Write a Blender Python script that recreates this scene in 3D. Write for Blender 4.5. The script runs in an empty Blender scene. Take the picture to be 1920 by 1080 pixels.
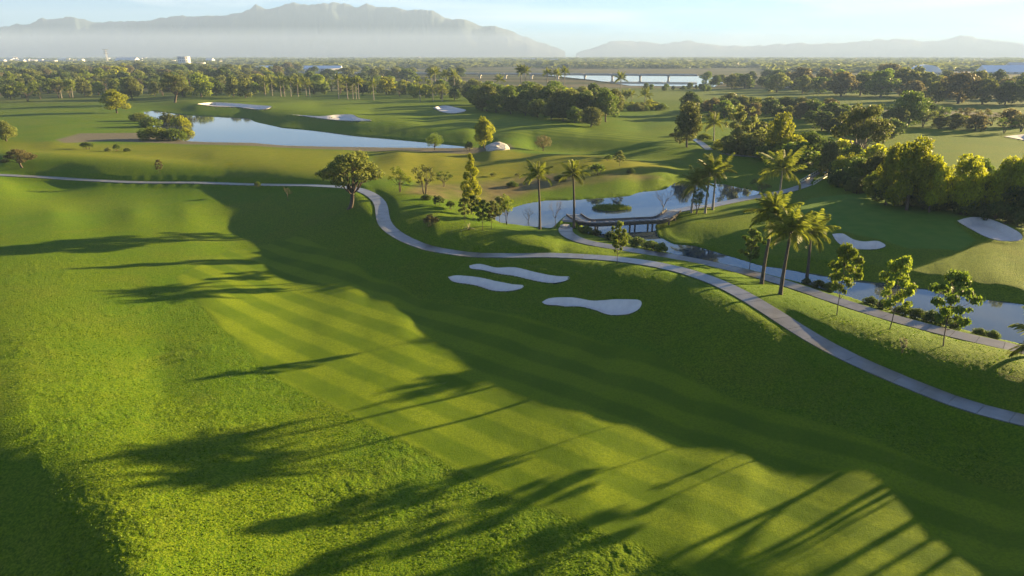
import bpy, math, random
import numpy as np
random.seed(7); rng = np.random.default_rng(7)
scene = bpy.context.scene
COL = scene.collection
R = math.radians

# ------------------------------------------------------------------ camera, light, exposure
K = 36.0 / 26.0            # metres per survey unit
H = 36.0                   # drone height over the fairway
F_PX, PITCH = 1297.0, R(18.7)
cam_data = bpy.data.cameras.new('camera')
cam_data.sensor_width = 36.0
cam_data.lens = F_PX / 1920.0 * 36.0
cam_data.clip_start = 0.5; cam_data.clip_end = 40000.0
cam = bpy.data.objects.new('camera', cam_data); COL.objects.link(cam)
cam.location = (0, 0, H); cam.rotation_euler = (R(90) - PITCH, 0, 0)
scene.camera = cam

SUN_AZ, SUN_EL = R(59.0), R(10.2)      # azimuth clockwise from the view direction (+Y)
world = bpy.data.worlds.new("World"); scene.world = world; world.use_nodes = True
wn, wl = world.node_tree.nodes, world.node_tree.links
bg = wn['Background']
sky = wn.new('ShaderNodeTexSky'); sky.sky_type = 'NISHITA'; sky.sun_disc = False
sky.sun_elevation = SUN_EL; sky.sun_rotation = SUN_AZ
sky.dust_density = 0.15; sky.ozone_density = 6.0; sky.air_density = .8
# thin high cloud streaks
tc = wn.new('ShaderNodeTexCoord'); mp = wn.new('ShaderNodeMapping')
mp.inputs['Scale'].default_value = (1.6, 1.6, 14.0)
nz = wn.new('ShaderNodeTexNoise'); nz.inputs['Scale'].default_value = 2.2; nz.inputs['Detail'].default_value = 6
nz.inputs['Distortion'].default_value = 0.6
rp = wn.new('ShaderNodeValToRGB'); rp.color_ramp.elements[0].position = 0.50; rp.color_ramp.elements[1].position = 0.80
rp.color_ramp.elements[0].color = (0, 0, 0, 1); rp.color_ramp.elements[1].color = (.7, .7, .7, 1)
mx = wn.new('ShaderNodeMix'); mx.data_type = 'RGBA'
wl.new(tc.outputs['Generated'], mp.inputs['Vector']); wl.new(mp.outputs['Vector'], nz.inputs['Vector'])
wl.new(nz.outputs['Fac'], rp.inputs['Fac']); wl.new(rp.outputs['Color'], mx.inputs['Factor'])
mx.inputs[7].default_value = (8.6, 6.6, 6.2, 1)
tint = wn.new('ShaderNodeMix'); tint.data_type = 'RGBA'; tint.blend_type = 'MULTIPLY'; tint.inputs[0].default_value = 1.0; tint.inputs[7].default_value = (.50, .64, .67, 1)
wl.new(sky.outputs['Color'], mx.inputs[6]); wl.new(mx.outputs[2], tint.inputs[6]); wl.new(tint.outputs[2], bg.inputs['Color'])
bg.inputs['Strength'].default_value = 0.05

sun_d = bpy.data.lights.new('sun', 'SUN'); sun_d.energy = 5.0; sun_d.angle = R(0.55); sun_d.color = (1.0, 0.73, 0.34)
sun = bpy.data.objects.new('sun', sun_d); COL.objects.link(sun)
sun.rotation_euler = (R(90) - SUN_EL, 0, math.pi - SUN_AZ)
sun.location = (0, 0, 60)

scene.view_settings.view_transform = 'Standard'; scene.view_settings.look = 'None'
scene.view_settings.gamma = 1.0; scene.view_settings.exposure = 2.8
scene.render.engine = 'CYCLES'
scene.cycles.use_denoising = True
scene.cycles.max_bounces = 6; scene.cycles.diffuse_bounces = 2; scene.cycles.glossy_bounces = 2
scene.cycles.transmission_bounces = 2; scene.cycles.volume_bounces = 0; scene.cycles.transparent_max_bounces = 6

# ------------------------------------------------------------------ projection helpers
CP, SP = math.cos(PITCH), math.sin(PITCH)
def at_z(px, py, z):
    """pixel of the 1920x1080 survey photo -> world x, y on the level z (metres)"""
    px = np.asarray(px, float); py = np.asarray(py, float)
    dx = px - 960.0; dy = py - 540.0
    D = F_PX * SP + dy * CP; Fw = F_PX * CP - dy * SP
    D = np.maximum(D, 2.0)
    t = (H - z) / D
    return dx * t, Fw * t
def smooth(a, b, x):
    t = np.clip((x - a) / (b - a), 0, 1); return t * t * (3 - 2 * t)

# ------------------------------------------------------------------ terrain: control points (px, py, height in survey units)
ZW = 1.7                    # water level, survey units
CTRL = [
 # fairway
 (760,760,0),(1100,900,0),(1300,950,0),(600,900,.3),(900,1060,0),(1300,1075,0),(620,620,.2),(700,560,.1),(400,560,1.2),
 (300,700,1),(1000,700,0),(1100,740,0),(1400,900,0),(1600,1000,0),(1800,1060,0),(1920,1080,.3),(900,620,.1),(840,600,.1),(760,610,.15),(700,600,.15),
 (0,560,3.0),(0,450,3.2),(150,620,2.3),(0,700,3.0),(100,400,2.9),(300,470,1.9),(250,400,2.3),(350,400,1.9),(0,340,3.2),
 (445,415,.9),(540,480,.3),(600,530,.1),(790,535,0),
 (40,800,2.8),(160,870,2.4),(215,960,2.3),(250,1080,2.3),(400,850,1.2),(450,1000,1.1),(40,890,2.1),(60,960,1.6),(0,950,1.3),(0,1080,.5),(120,1080,1.4),(0,780,3.0),(0,840,2.5),
 # path and ridge
 (1900,785,1.8),(1789,753,2.0),(1678,718,2.2),(1567,667,2.6),(1511,639,2.9),(1464,611,3.2),(1425,570,3.7),(1350,526,3.9),(1250,497,4),
 (1150,482,3.6),(1050,480,3.0),(930,482,2.3),(830,476,2.1),(742,451,2.8),(715,410,3.4),(722,382,3.8),(700,361,4.1),
 
 (1000,640,.1),(1130,670,0),(1300,740,0),(1440,800,0),(1530,880,0),(1780,950,0),(1900,975,0),
 (1250,625,1.7),(1400,690,1.3),(1550,750,1.1),(1700,800,1),(1850,840,.9),
 (1060,570,1.4),(1190,577,2.35),(1110,540,2.5),(960,515,2.1),(900,540,1.1),(850,560,.3),
 (1497,592,3.7),(1567,611,3.6),(1678,644,3.5),(1761,672,3.4),(1844,694,3.3),(1920,712,3.3),(2050,760,3.2),
 (1042,434,2.8),(1055,424,2.9),
 (1200,482,3.5),(1300,500,3.7),
 # right green
 (1480,400,3.2),(1600,375,3.6),(1750,390,3.7),(1650,435,3.6),(1850,425,3.7),(1920,450,3.5),(1560,470,2.8),(1700,490,2.7),(1900,510,2.7),(1800,480,3.1),
 (1350,440,2.5),(1430,440,2.8),(1500,470,2.7),(1700,340,2.6),(1900,380,3),(1600,330,2.4),(1480,350,2.4),(1540,314,2.4),
 (1300,399,2.3),(1375,381,2.3),(1425,371,2.3),(1490,357,2.4),
 # ridge behind the long path bend
 (735,382,4.2),(755,395,4.2),(787,410,4.1),(817,422,4.1),
 (660,356,4.6),(700,343,4.7),(745,350,4.5),(690,400,3.6),(880,455,3.15),
 (850,400,3.6),(930,405,2.2),
 
 (200,288,3.4),(100,270,3.6),(400,292,4.0),(520,310,4.4),(610,325,4.5),(0,290,4.0),
 (660,410,2.9),(600,440,1.5),(500,420,1.2),(690,480,1.5),(800,510,1.0),(700,525,.3),(450,395,1.4),
 # peninsula
 (800,330,3.2),(900,320,3.3),(960,332,2.9),(1100,298,4.6),(1180,307,4.2),(1250,320,3),(1020,288,4.1),(920,286,3.7),(750,288,3.6),(640,285,2.8),
 (700,302,3.1),(1000,350,2.5),(1100,350,2.5),(1200,340,2.3),(1040,364,2.0),(830,300,3.2),(900,303,3.0),
 (905,272,1.9),(1330,320,1.9),
 (1370,291,2.4),
 (700,212,3.6),(600,198,3.2),(800,228,3.6),(900,215,3.6),(1000,230,4.2),(1100,245,3.6),(400,192,3.2),(340,190,3.2),
 
 (1200,240,2.4),(1250,215,2.2),(1130,208,3),(1400,180,1.8),(1300,180,1.8),(1500,175,1.8),(1600,260,2.2),(1750,290,2.2),(1900,280,2.2),(1500,240,2.2),(1400,270,2),
 (1800,230,2),(100,210,2.6),(0,230,2.6),(200,240,2.4),(100,180,2.6),(480,190,3),
 (600,170,2.5),(900,170,2.2),(300,160,2.2),(1700,170,1.5),(0,140,1.5),(500,140,1),(1000,140,.2),(1500,140,1),(1900,150,1.5),(960,120,.5),(0,118,.8),(1920,118,.8),(960,108,0),(300,108,0),(1600,108,0),
]
CREST = [
 [(1000,487,3.0),(1100,497,3.7),(1200,515,3.9),(1312,557,3.8),(1400,600,3.5),(1462,619,3.3)],
 [(1440,560,3.75),(1497,592,3.7),(1567,611,3.6),(1678,644,3.5),(1761,672,3.4),(1844,694,3.3),(1920,712,3.3),(2050,760,3.2)],
 [(660,350,4.7),(700,352,4.6),(735,382,4.2),(755,395,4.2),(787,410,4.1),(817,422,4.0),(855,431,3.8),(905,436,3.8),(955,443,3.75),(1005,457,3.8),(1055,467,3.45),(1100,474,3.5),(1200,486,3.75),(1300,506,3.85),(1380,533,3.8),(1440,560,3.75)],
 [(0,295,5.1),(60,297,5.05),(150,300,4.9),(250,306,4.6),(350,312,4.2),(425,322,3.75),(480,328,3.75),(530,333,3.9),(592,339,4.1),(660,350,4.3)],
 [(1900,785,1.8),(1789,753,1.9),(1678,718,2.1),(1567,667,2.5),(1511,639,2.8)],
 [(1990,674,2.6),(1900,651,2.6),(1789,628,2.6),(1678,599,2.6),(1567,564,2.5),(1455,524,2.45),(1325,491,2.55),(1225,475,2.75),(1125,458,2.8),(1062,449,2.7)],
 [(0,328,3.0),(75,329,2.8),(112,331.5,2.6),(187,341,2.4),(300,342.5,2.3),(425,342,2.5),(530,347,3.1),(630,352,4.0)],
 [(0,284,4.0),(100,284,3.7),(200,288,3.5),(300,296,3.7),(400,305,4.1),(520,315,4.4)],
 [(1285,422,2.4),(1360,443,2.6),(1430,462,2.7),(1500,486,2.6),(1600,503,2.6),(1700,516,2.6),(1800,528,2.6),(1920,546,2.6)],
 [(980,285,3.2),(1090,291,3.4),(1180,300,3.0),(1260,312,2.2)],
 [(960,248,3.9),(1050,252,3.8),(1150,265,3.5),(1230,274,3.3),(1320,281,2.9)],
 [(1000,272,1.9),(1100,284,1.8),(1200,296,1.8),(1300,306,1.8)],
 [(1020,288,4.1),(1100,296,4.6),(1180,306,4.2),(1250,319,3)],
 [(370,201,3.6),(470,204,3.9),(560,219,3.9),(680,231,4.0),(800,243,3.8),(880,250,3.7)],
]
for P_ in CREST:
    P_ = np.array(P_, float); d_ = np.r_[0, np.cumsum(np.hypot(*np.diff(P_[:, :2], axis=0).T))]
    for t_ in np.linspace(0, d_[-1], max(3, int(d_[-1] / 22))):
        CTRL.append(tuple(np.interp(t_, d_, P_[:, k]) for k in range(3)))
POND = [(268,210),(285,208),(350,216),(410,219),(462,221),(480,229),(530,240),(605,246),(667,255),(730,260),(792,266),(880,275),(867,278),
        (730,277),(605,275),(530,273),(475,268),(400,267),(350,265),(310,255),(285,235)]
LAKE = [(918,408),(930,397),(960,390),(985,382),(1022,376),(1072,375),(1135,371),(1180,367),(1200,360),(1247,355),(1265,343),(1300,340),
        (1360,346),(1397,354),(1430,360),(1415,366),(1370,377),(1310,391),(1262,402),(1236,411),(1228,425),(1234,443),(1262,457),(1300,460),
        (1325,467),(1375,482),(1425,497),(1477,505),(1565,520),(1652,530),(1740,542),(1840,560),(1920,570),(2050,592),(2300,640),(2300,760),
        (2050,684),(1920,646),(1872,636),(1803,618),(1700,592),(1600,560),(1520,535),(1425,511),(1362,499),(1287,484),(1250,473),
        (1180,457),(1120,444),(1085,432),(1062,423),(1030,428),(985,424),(940,418)]
def poly_world(pts, zu):
    a = np.array(pts, float); x, y = at_z(a[:, 0], a[:, 1], zu * K); return np.stack([x, y], 1)
def densify(P, step):
    out = []
    n = len(P)
    for i in range(n):
        a, b = P[i], P[(i + 1) % n]
        m = max(1, int(np.hypot(*(b - a)) / step))
        for j in range(m): out.append(a + (b - a) * j / m)
    return np.array(out)
pond_w, lake_w = poly_world(POND, ZW), poly_world(LAKE, ZW)

ctrl = np.array(CTRL, float)
cx, cy = at_z(ctrl[:, 0], ctrl[:, 1], ctrl[:, 2] * K)
cz = ctrl[:, 2] * K
extra = []
for P in (pond_w, lake_w):
    for p in densify(P, 6.0): extra.append((p[0], p[1], ZW * K + .1))
for th in np.linspace(-180, 180, 25)[:-1]:                      # land round and behind the drone
    for r_, z_ in ((14, 0), (45, .5), (140, 2), (600, 2.5)):
        if not -46 < th < 46: extra.append((r_ * math.sin(R(th)), r_ * math.cos(R(th)), z_ * (1 if r_ > 20 else 0)))
for r_ in (3000, 9500):
    for th in np.linspace(-180, 180, 13)[:-1]: extra.append((r_ * math.sin(R(th)), r_ * math.cos(R(th)), 0))
# the ridge goes on to the right, out of the frame
for (x_, y_, z_) in ((64, 54, 4.6), (76, 38, 4.6), (84, 16, 4.5), (58, 44, 4.2), (50, 33, 2.2), (62, 20, 1.8), (44, 22, .6), (46, 4, .3), (92, 50, 2.4), (100, 30, 2.4)):
    extra.append((x_, y_, z_))
extra = np.array(extra)
cx = np.concatenate([cx, extra[:, 0]]); cy = np.concatenate([cy, extra[:, 1]]); cz = np.concatenate([cz, extra[:, 2]])
def qmap(x, y):
    r = np.sqrt(x * x + y * y) + 6.0
    l = np.log(r)
    th = np.arctan2(x, y)
    return np.stack([np.sin(th) * (l - 1.0), np.cos(th) * (l - 1.0)], -1)
Q = qmap(cx, cy)
order_ = list(range(len(Q)))[::-1]; keep_ = []
for i_ in order_:
    if all((Q[i_] - Q[j_]) @ (Q[i_] - Q[j_]) > .011 ** 2 for j_ in keep_): keep_.append(i_)
Q = Q[keep_]; cz = cz[keep_]; CXY = np.stack([cx[keep_], cy[keep_]], 1)
C2 = .045 ** 2
def phi(d2): return np.sqrt(d2 + C2)
dd = ((Q[:, None, :] - Q[None, :, :]) ** 2).sum(-1)
A = phi(dd) - np.eye(len(Q)) * 8e-3
W = np.linalg.solve(np.block([[A, np.ones((len(Q), 1))], [np.ones((1, len(Q))), np.zeros((1, 1))]]), np.append(cz, 0))
def base_z(x, y):
    x = np.asarray(x, float); y = np.asarray(y, float); sh = x.shape
    q = qmap(x.ravel(), y.ravel()).astype(np.float32); out = np.empty(len(q))
    Qf = Q.astype(np.float32); Wf = W.astype(np.float32)
    for i in range(0, len(q), 20000):
        s = q[i:i + 20000]
        d2 = (s[:, None, 0] - Qf[None, :, 0]) ** 2 + (s[:, None, 1] - Qf[None, :, 1]) ** 2
        out[i:i + 20000] = np.sqrt(d2 + np.float32(C2)) @ Wf[:-1] + W[-1]
    return out.reshape(sh)
def ground_at(px, py):
    """where the view ray of a survey pixel meets the land"""
    px = np.atleast_1d(np.asarray(px, float)); py = np.atleast_1d(np.asarray(py, float))
    z = np.full(px.shape, 2.0)
    for _ in range(22):
        x, y = at_z(px, py, z); z = .5 * z + .5 * base_z(x, y)
    x, y = at_z(px, py, z)
    return x, y, z

# ------------------------------------------------------------------ noise, distances
def vnoise(x, y, s=0):
    xi = np.floor(x); yi = np.floor(y); fx = x - xi; fy = y - yi
    fx = fx * fx * (3 - 2 * fx); fy = fy * fy * (3 - 2 * fy)
    def h(a, b):
        v = np.sin(a * 127.1 + b * 311.7 + s * 74.7) * 43758.5453
        return v - np.floor(v)
    return (h(xi, yi) * (1 - fx) + h(xi + 1, yi) * fx) * (1 - fy) + (h(xi, yi + 1) * (1 - fx) + h(xi + 1, yi + 1) * fx) * fy
def fbm(x, y, o=4, s=0):
    v = 0; a = .5; t = 0
    for i in range(o):
        v = v + a * vnoise(x * 2 ** i, y * 2 ** i, s + i); t += a; a *= .5
    return v / t
def seg_dist(x, y, P, closed=True):
    best = np.full(x.shape, 1e9)
    n = len(P)
    for i in range(n if closed else n - 1):
        a, b = P[i], P[(i + 1) % n]; d = b - a; L = d @ d + 1e-12
        t = np.clip(((x - a[0]) * d[0] + (y - a[1]) * d[1]) / L, 0, 1)
        best = np.minimum(best, (x - a[0] - t * d[0]) ** 2 + (y - a[1] - t * d[1]) ** 2)
    return np.sqrt(best)
def inside(x, y, P):
    c = np.zeros(x.shape, bool); n = len(P); j = n - 1
    for i in range(n):
        xi, yi = P[i]; xj, yj = P[j]
        if yi != yj:
            c ^= ((yi > y) != (yj > y)) & (x < (xj - xi) * (y - yi) / (yj - yi) + xi)
        j = i
    return c
def sdist(x, y, P, pad=20.0):
    """signed distance, positive inside; -pad where farther out than pad"""
    out = np.full(x.shape, -pad, float)
    m = (x > P[:, 0].min() - pad) & (x < P[:, 0].max() + pad) & (y > P[:, 1].min() - pad) & (y < P[:, 1].max() + pad)
    xs, ys = x[m], y[m]
    d = np.minimum(seg_dist(xs, ys, P), pad * 1e3); s = np.where(inside(xs, ys, P), d, -np.minimum(d, pad))
    out[m] = s
    return out
def catmull(P, n=8):
    P = np.asarray(P, float); out = []
    for i in range(len(P) - 1):
        p0 = P[max(i - 1, 0)]; p1 = P[i]; p2 = P[i + 1]; p3 = P[min(i + 2, len(P) - 1)]
        for k in range(n):
            t = k / n
            out.append(.5 * ((2 * p1) + (-p0 + p2) * t + (2 * p0 - 5 * p1 + 4 * p2 - p3) * t * t + (-p0 + 3 * p1 - 3 * p2 + p3) * t ** 3))
    out.append(P[-1]); return np.array(out)
def resample(P, step):
    d = np.r_[0, np.cumsum(np.hypot(*np.diff(P[:, :2], axis=0).T))]
    n = max(2, int(d[-1] / step)); t = np.linspace(0, d[-1], n + 1)
    return np.stack([np.interp(t, d, P[:, k]) for k in range(P.shape[1])], 1)

# ------------------------------------------------------------------ paths
PATH_A = [(2100,830),(1990,806),(1900,785),(1844,769),(1789,753),(1733,736),(1678,716),(1622,693),(1567,666),(1511,638),(1470,611),(1445,588),(1425,571),(1400,553),(1375,539),
          (1350,526),(1300,508),(1250,497),(1200,489),(1150,482),(1100,480),(1050,480),(1000,481),(930,482),(880,481),(830,476),(780,466),(742,451),
          (720,432),(713,412),(715,397),(722,382),(715,370),(700,361),(680,355),(655,351),(630,349),(580,346),(530,346),(490,348),(462,345),(425,342),
          (375,341),(300,342.5),(250,342),(187,341),(150,337.5),(112,331.5),(75,328.5),(0,328),(-80,327)]
PATH_B = [(2100,700),(1990,672),(1900,652),(1844,640),(1789,628),(1733,615),(1678,600),(1622,583),(1567,564),(1511,542),(1455,524),(1400,509),(1325,492),(1275,483),
          (1225,475),(1175,468),(1125,460),(1087,455),(1062,450),(1046,442),(1044,434),(1055,426),(1075,419)]
PATH_C = [(1262,407),(1300,399),(1325,392),(1375,380),(1425,370),(1460,364),(1490,356),(1512,346)]
PATH_D = [(1556,320),(1552,314),(1530,309),(1490,303),(1435,298),(1385,294),(1372,291)]
PATH_E = [(1330,281),(1320,274),(1314,266),(1300,260)]
def path_line(pts, step=1.4):
    a = np.array(pts, float); x, y, z = ground_at(a[:, 0], a[:, 1])
    P = resample(catmull(np.stack([x, y], 1)), step)
    z = base_z(P[:, 0], P[:, 1])
    for _ in range(3):
        P = np.column_stack([np.convolve(np.pad(P[:, q_], 5, mode='reflect', reflect_type='odd'), np.ones(11) / 11, 'valid') for q_ in (0, 1)])
    z = base_z(P[:, 0], P[:, 1]); k = np.ones(9) / 9; zp = np.convolve(np.pad(z, 4, mode='edge'), k, 'valid')
    return np.column_stack([P, zp])
PW = 1.35                                                     # half width of the concrete
paths = {k: path_line(v) for k, v in dict(A=PATH_A, B=PATH_B, C=PATH_C, D=PATH_D, E=PATH_E).items()}
for k in 'CDE': paths[k][:, 2] = np.maximum(paths[k][:, 2], (ZW + .75) * K)
paths['B'][-6:, 2] = np.maximum(paths['B'][-6:, 2], (ZW + 1.2) * K); paths['C'][:8, 2] = np.maximum(paths['C'][:8, 2], (ZW + 1.1) * K)

BUNKERS = [
 ('front', [(1016,568),(1030,561),(1060,559),(1090,562),(1130,565),(1165,563),(1195,564),(1203,571),(1195,584),(1170,592),(1140,592),(1115,583),(1090,577),(1050,575),(1025,573)]),
 ('left', [(840,520),(855,517),(880,519),(920,526),(960,534),(980,536),(978,542),(955,547),(925,546),(895,537),(865,532),(848,528)]),
 ('upper', [(880,499),(900,496),(930,503),(990,508),(1035,518),(1066,520),(1062,527),(1035,532),(1005,528),(960,518),(920,511),(885,505)]),
 ('green_side', [(1794,415),(1820,408),(1850,410),(1890,425),(1915,440),(1912,451),(1880,452),(1850,445),(1820,430)]),
 ('green_front', [(1560,440),(1580,439),(1600,450),(1620,454),(1645,453),(1660,461),(1650,467),(1625,469),(1590,466),(1570,455)]),
 ('far_oval', [(812,203),(835,199),(860,204),(874,208),(855,213),(830,211)]),
 ('far_long', [(545,216),(600,219),(635,216),(660,216),(672,222),(697,227),(660,228),(610,224)]),
 ('far_thin', [(370,196),(400,193),(430,194),(470,197),(508,200),(495,206),(450,202),(400,200)]),
 ('edge', [(1882,257),(1930,253),(1930,265)]),
]
bunk = []
for nm, pts in BUNKERS:
    a = np.array(pts, float); x, y, z = ground_at(a[:, 0], a[:, 1]); P = catmull(np.vstack([np.stack([x, y], 1), [[x[0], y[0]]]]), 4)[:-1]
    bunk.append((nm, P, .95 if len(bunk) < 5 else 1.2))

def zone(pts):
    a = np.array(pts, float); x, y, _ = ground_at(a[:, 0], a[:, 1]); return np.stack([x, y], 1)
FAIRWAY = zone([(560,440),(430,470),(330,520),(420,620),(530,715),(800,850),(1000,945),(1190,1020),(1330,1100),(1900,1240),(2150,1100),(1900,930),(1560,800),(1350,740),(1230,665),(1000,600),(830,570),(700,520)])
GREEN = zone([(1480,395),(1520,372),(1620,362),(1730,380),(1800,398),(1790,420),(1830,450),(1800,470),(1700,465),(1650,450),(1600,440),(1560,425),(1500,420)])
FAR_FAIR = zone([(330,192),(480,186),(700,192),(880,205),(1000,225),(1130,245),(1280,272),(1180,268),(960,250),(800,238),(600,215),(480,203)])
DIRT = zone([(105,262),(150,250),(260,249),(350,263),(480,267),(600,273),(860,277),(955,270),(965,280),(700,284),(480,274),(300,268),(200,264),(120,268)])
DRY = zone([(930,338),(1000,325),(1120,330),(1180,322),(1235,332),(1100,345),(1000,358),(940,380),(830,372),(760,362),(790,345),(850,345)])
SUN_TINT = zone([(700,285),(900,282),(1030,290),(1120,292),(1260,316),(1200,330),(1000,330),(800,345),(700,330)])  # sunlit peninsula mound: the sun's yellow is painted into the turf
SUN_TINT2 = zone([(0,266),(300,272),(700,286),(700,326),(600,336),(420,318),(250,302),(100,292),(0,285)])  # lit top of the left ridge, sunlight put into the turf colour
RIVER = zone([(560,137),(900,131),(1310,138),(1370,152),(1330,165),(1160,164),(1040,163),(860,162),(760,150)])
SANDY = zone([(1620,205),(1920,212),(1920,222),(1700,212)])
FIELD = zone([(1120,166),(1250,166),(1500,168),(1700,172),(1780,182),(1700,192),(1500,190),(1300,188),(1160,186)])

def land(x, y, fine=True):
    """height of the land, with water, bunkers and path beds cut in"""
    z = base_z(x, y)
    r = np.sqrt(x * x + y * y)
    if fine:
        z = z + (fbm(x / 22, y / 22, 3, 3) - .5) * .2 * smooth(10, 30, r) * (1 - smooth(900, 2500, r) * .5)
    zw = ZW * K
    for P in (pond_w, lake_w):
        s = sdist(x, y, P, 14.0)
        out_ = s < 0
        w = 1 - smooth(0, 10, -s)
        o_ = np.maximum(-s, 0); cap = zw + .08 + .24 * o_ + .5 * np.maximum(o_ - 3.2, 0)
        zo = np.where(w > 0, np.clip(z, zw + np.minimum(o_ * .2, .35), cap) * w + np.minimum(z, cap + 3 * smooth(6, 13, o_)) * (1 - w), z)
        z = np.where(out_, zo, zw - np.minimum(.1 + .35 * s, 1.5))
    if fine:
        fm = smooth(-.6, .6, sdist(x, y, FAIRWAY, 8.0)) ; gm = smooth(-.6, .6, sdist(x, y, GREEN, 8.0))
        rough = (1 - np.maximum(fm, gm)) * (1 - smooth(60, 190, r))
        lump = (vnoise(x / .62, y / .62, 11) - .5) * .075 + (vnoise(x / .27, y / .27, 12) - .5) * .07 + (vnoise(x / 1.7, y / 1.3, 16) - .5) * .10
        lump = lump * (.3 + .85 * smooth(.3, .75, fbm(x / 7, y / 7, 4, 14)))
        z = z + lump * rough + (vnoise(x / 1.1, y / 1.1, 15) - .5) * .03 * (1 - rough)
    for nm, P, dep in bunk:
        s = sdist(x, y, P, 6.0)
        z = z - dep * smooth(-.05, 1.4, s) - (.12 if dep < 1.1 else .7) * (s > (.15 if dep < 1.1 else 1.0))
        z = z + .22 * np.exp(-((s + .8) / .7) ** 2)                # the grassy lip
    for k, L in paths.items():
        m = (x > L[:, 0].min() - 6) & (x < L[:, 0].max() + 6) & (y > L[:, 1].min() - 6) & (y < L[:, 1].max() + 6)
        if not m.any(): continue
        xs, ys = x[m], y[m]; best = np.full(xs.shape, 1e9); zp = np.zeros(xs.shape)
        S = L[::2]
        for i in range(len(S) - 1):
            a, b = S[i], S[i + 1]; d = b[:2] - a[:2]; LL = d @ d
            near = np.abs(xs - a[0]) + np.abs(ys - a[1]) < 12
            if not near.any(): continue
            t = np.clip(((xs[near] - a[0]) * d[0] + (ys[near] - a[1]) * d[1]) / LL, 0, 1)
            d2 = (xs[near] - a[0] - t * d[0]) ** 2 + (ys[near] - a[1] - t * d[1]) ** 2
            cur = best[near]; up = d2 < cur
            cur[up] = d2[up]; best[near] = cur
            cz_ = zp[near]; cz_[up] = (a[2] + (b[2] - a[2]) * t)[up]; zp[near] = cz_
        dist = np.sqrt(best); w = 1 - smooth(PW + .15, PW + 1.9, dist)
        z[m] = z[m] * (1 - w) + (zp - .05 - .1 * (dist < PW - .25)) * w
    return z

# ------------------------------------------------------------------ mesh and object helpers
def make_mesh(name, V, F4=None, F3=None, mats=(), smooth_=False, attrs=None, mat_idx=None):
    me = bpy.data.meshes.new(name)
    V = np.asarray(V, np.float32)
    n4 = 0 if F4 is None else len(F4); n3 = 0 if F3 is None else len(F3)
    me.vertices.add(len(V)); me.vertices.foreach_set('co', V.ravel())
    loops = []
    if n4: loops.append(np.asarray(F4, np.int32).ravel())
    if n3: loops.append(np.asarray(F3, np.int32).ravel())
    lp = np.concatenate(loops); me.loops.add(len(lp)); me.loops.foreach_set('vertex_index', lp)
    starts = np.concatenate([np.arange(n4) * 4, n4 * 4 + np.arange(n3) * 3]).astype(np.int32)
    me.polygons.add(n4 + n3); me.polygons.foreach_set('loop_start', starts)
    if smooth_: me.polygons.foreach_set('use_smooth', np.ones(n4 + n3, bool))
    if mat_idx is not None: me.polygons.foreach_set('material_index', np.asarray(mat_idx, np.int32))
    me.update(calc_edges=True)
    for k, v in (attrs or {}).items():
        a = me.attributes.new(k, 'FLOAT', 'POINT'); a.data.foreach_set('value', np.asarray(v, np.float32))
    for m in mats: me.materials.append(m)
    return me
def link(name, me, parent=None, loc=None, **props):
    o = bpy.data.objects.new(name, me); COL.objects.link(o)
    if loc is not None: o.location = loc
    if parent is not None: o.parent = parent
    for k, v in props.items():
        if v is not None: o[k] = v
    return o

# ------------------------------------------------------------------ materials
def mat(name):
    m = bpy.data.materials.new(name); m.use_nodes = True
    return m, m.node_tree.nodes, m.node_tree.links, m.node_tree.nodes['Principled BSDF']
def simple(name, col, rough=.8, noise=0.0, scale=3.0, bump=0.0, metallic=0.0):
    m, n, l, b = mat(name)
    b.inputs['Roughness'].default_value = rough; b.inputs['Metallic'].default_value = metallic
    b.inputs['Base Color'].default_value = (*col, 1)
    if noise:
        t = n.new('ShaderNodeTexNoise'); t.inputs['Scale'].default_value = scale; t.inputs['Detail'].default_value = 5
        g = n.new('ShaderNodeNewGeometry'); l.new(g.outputs['Position'], t.inputs['Vector'])
        r = n.new('ShaderNodeMapRange'); r.inputs['To Min'].default_value = 1 - noise; r.inputs['To Max'].default_value = 1 + noise
        r.inputs['From Min'].default_value = .3; r.inputs['From Max'].default_value = .7
        v = n.new('ShaderNodeVectorMath'); v.operation = 'SCALE'; v.inputs[0].default_value = col
        l.new(t.outputs['Fac'], r.inputs['Value']); l.new(r.outputs['Result'], v.inputs['Scale']); l.new(v.outputs['Vector'], b.inputs['Base Color'])
        if bump:
            bp = n.new('ShaderNodeBump'); bp.inputs['Strength'].default_value = bump; bp.inputs['Distance'].default_value = .05
            l.new(t.outputs['Fac'], bp.inputs['Height']); l.new(bp.outputs['Normal'], b.inputs['Normal'])
    return m
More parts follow.
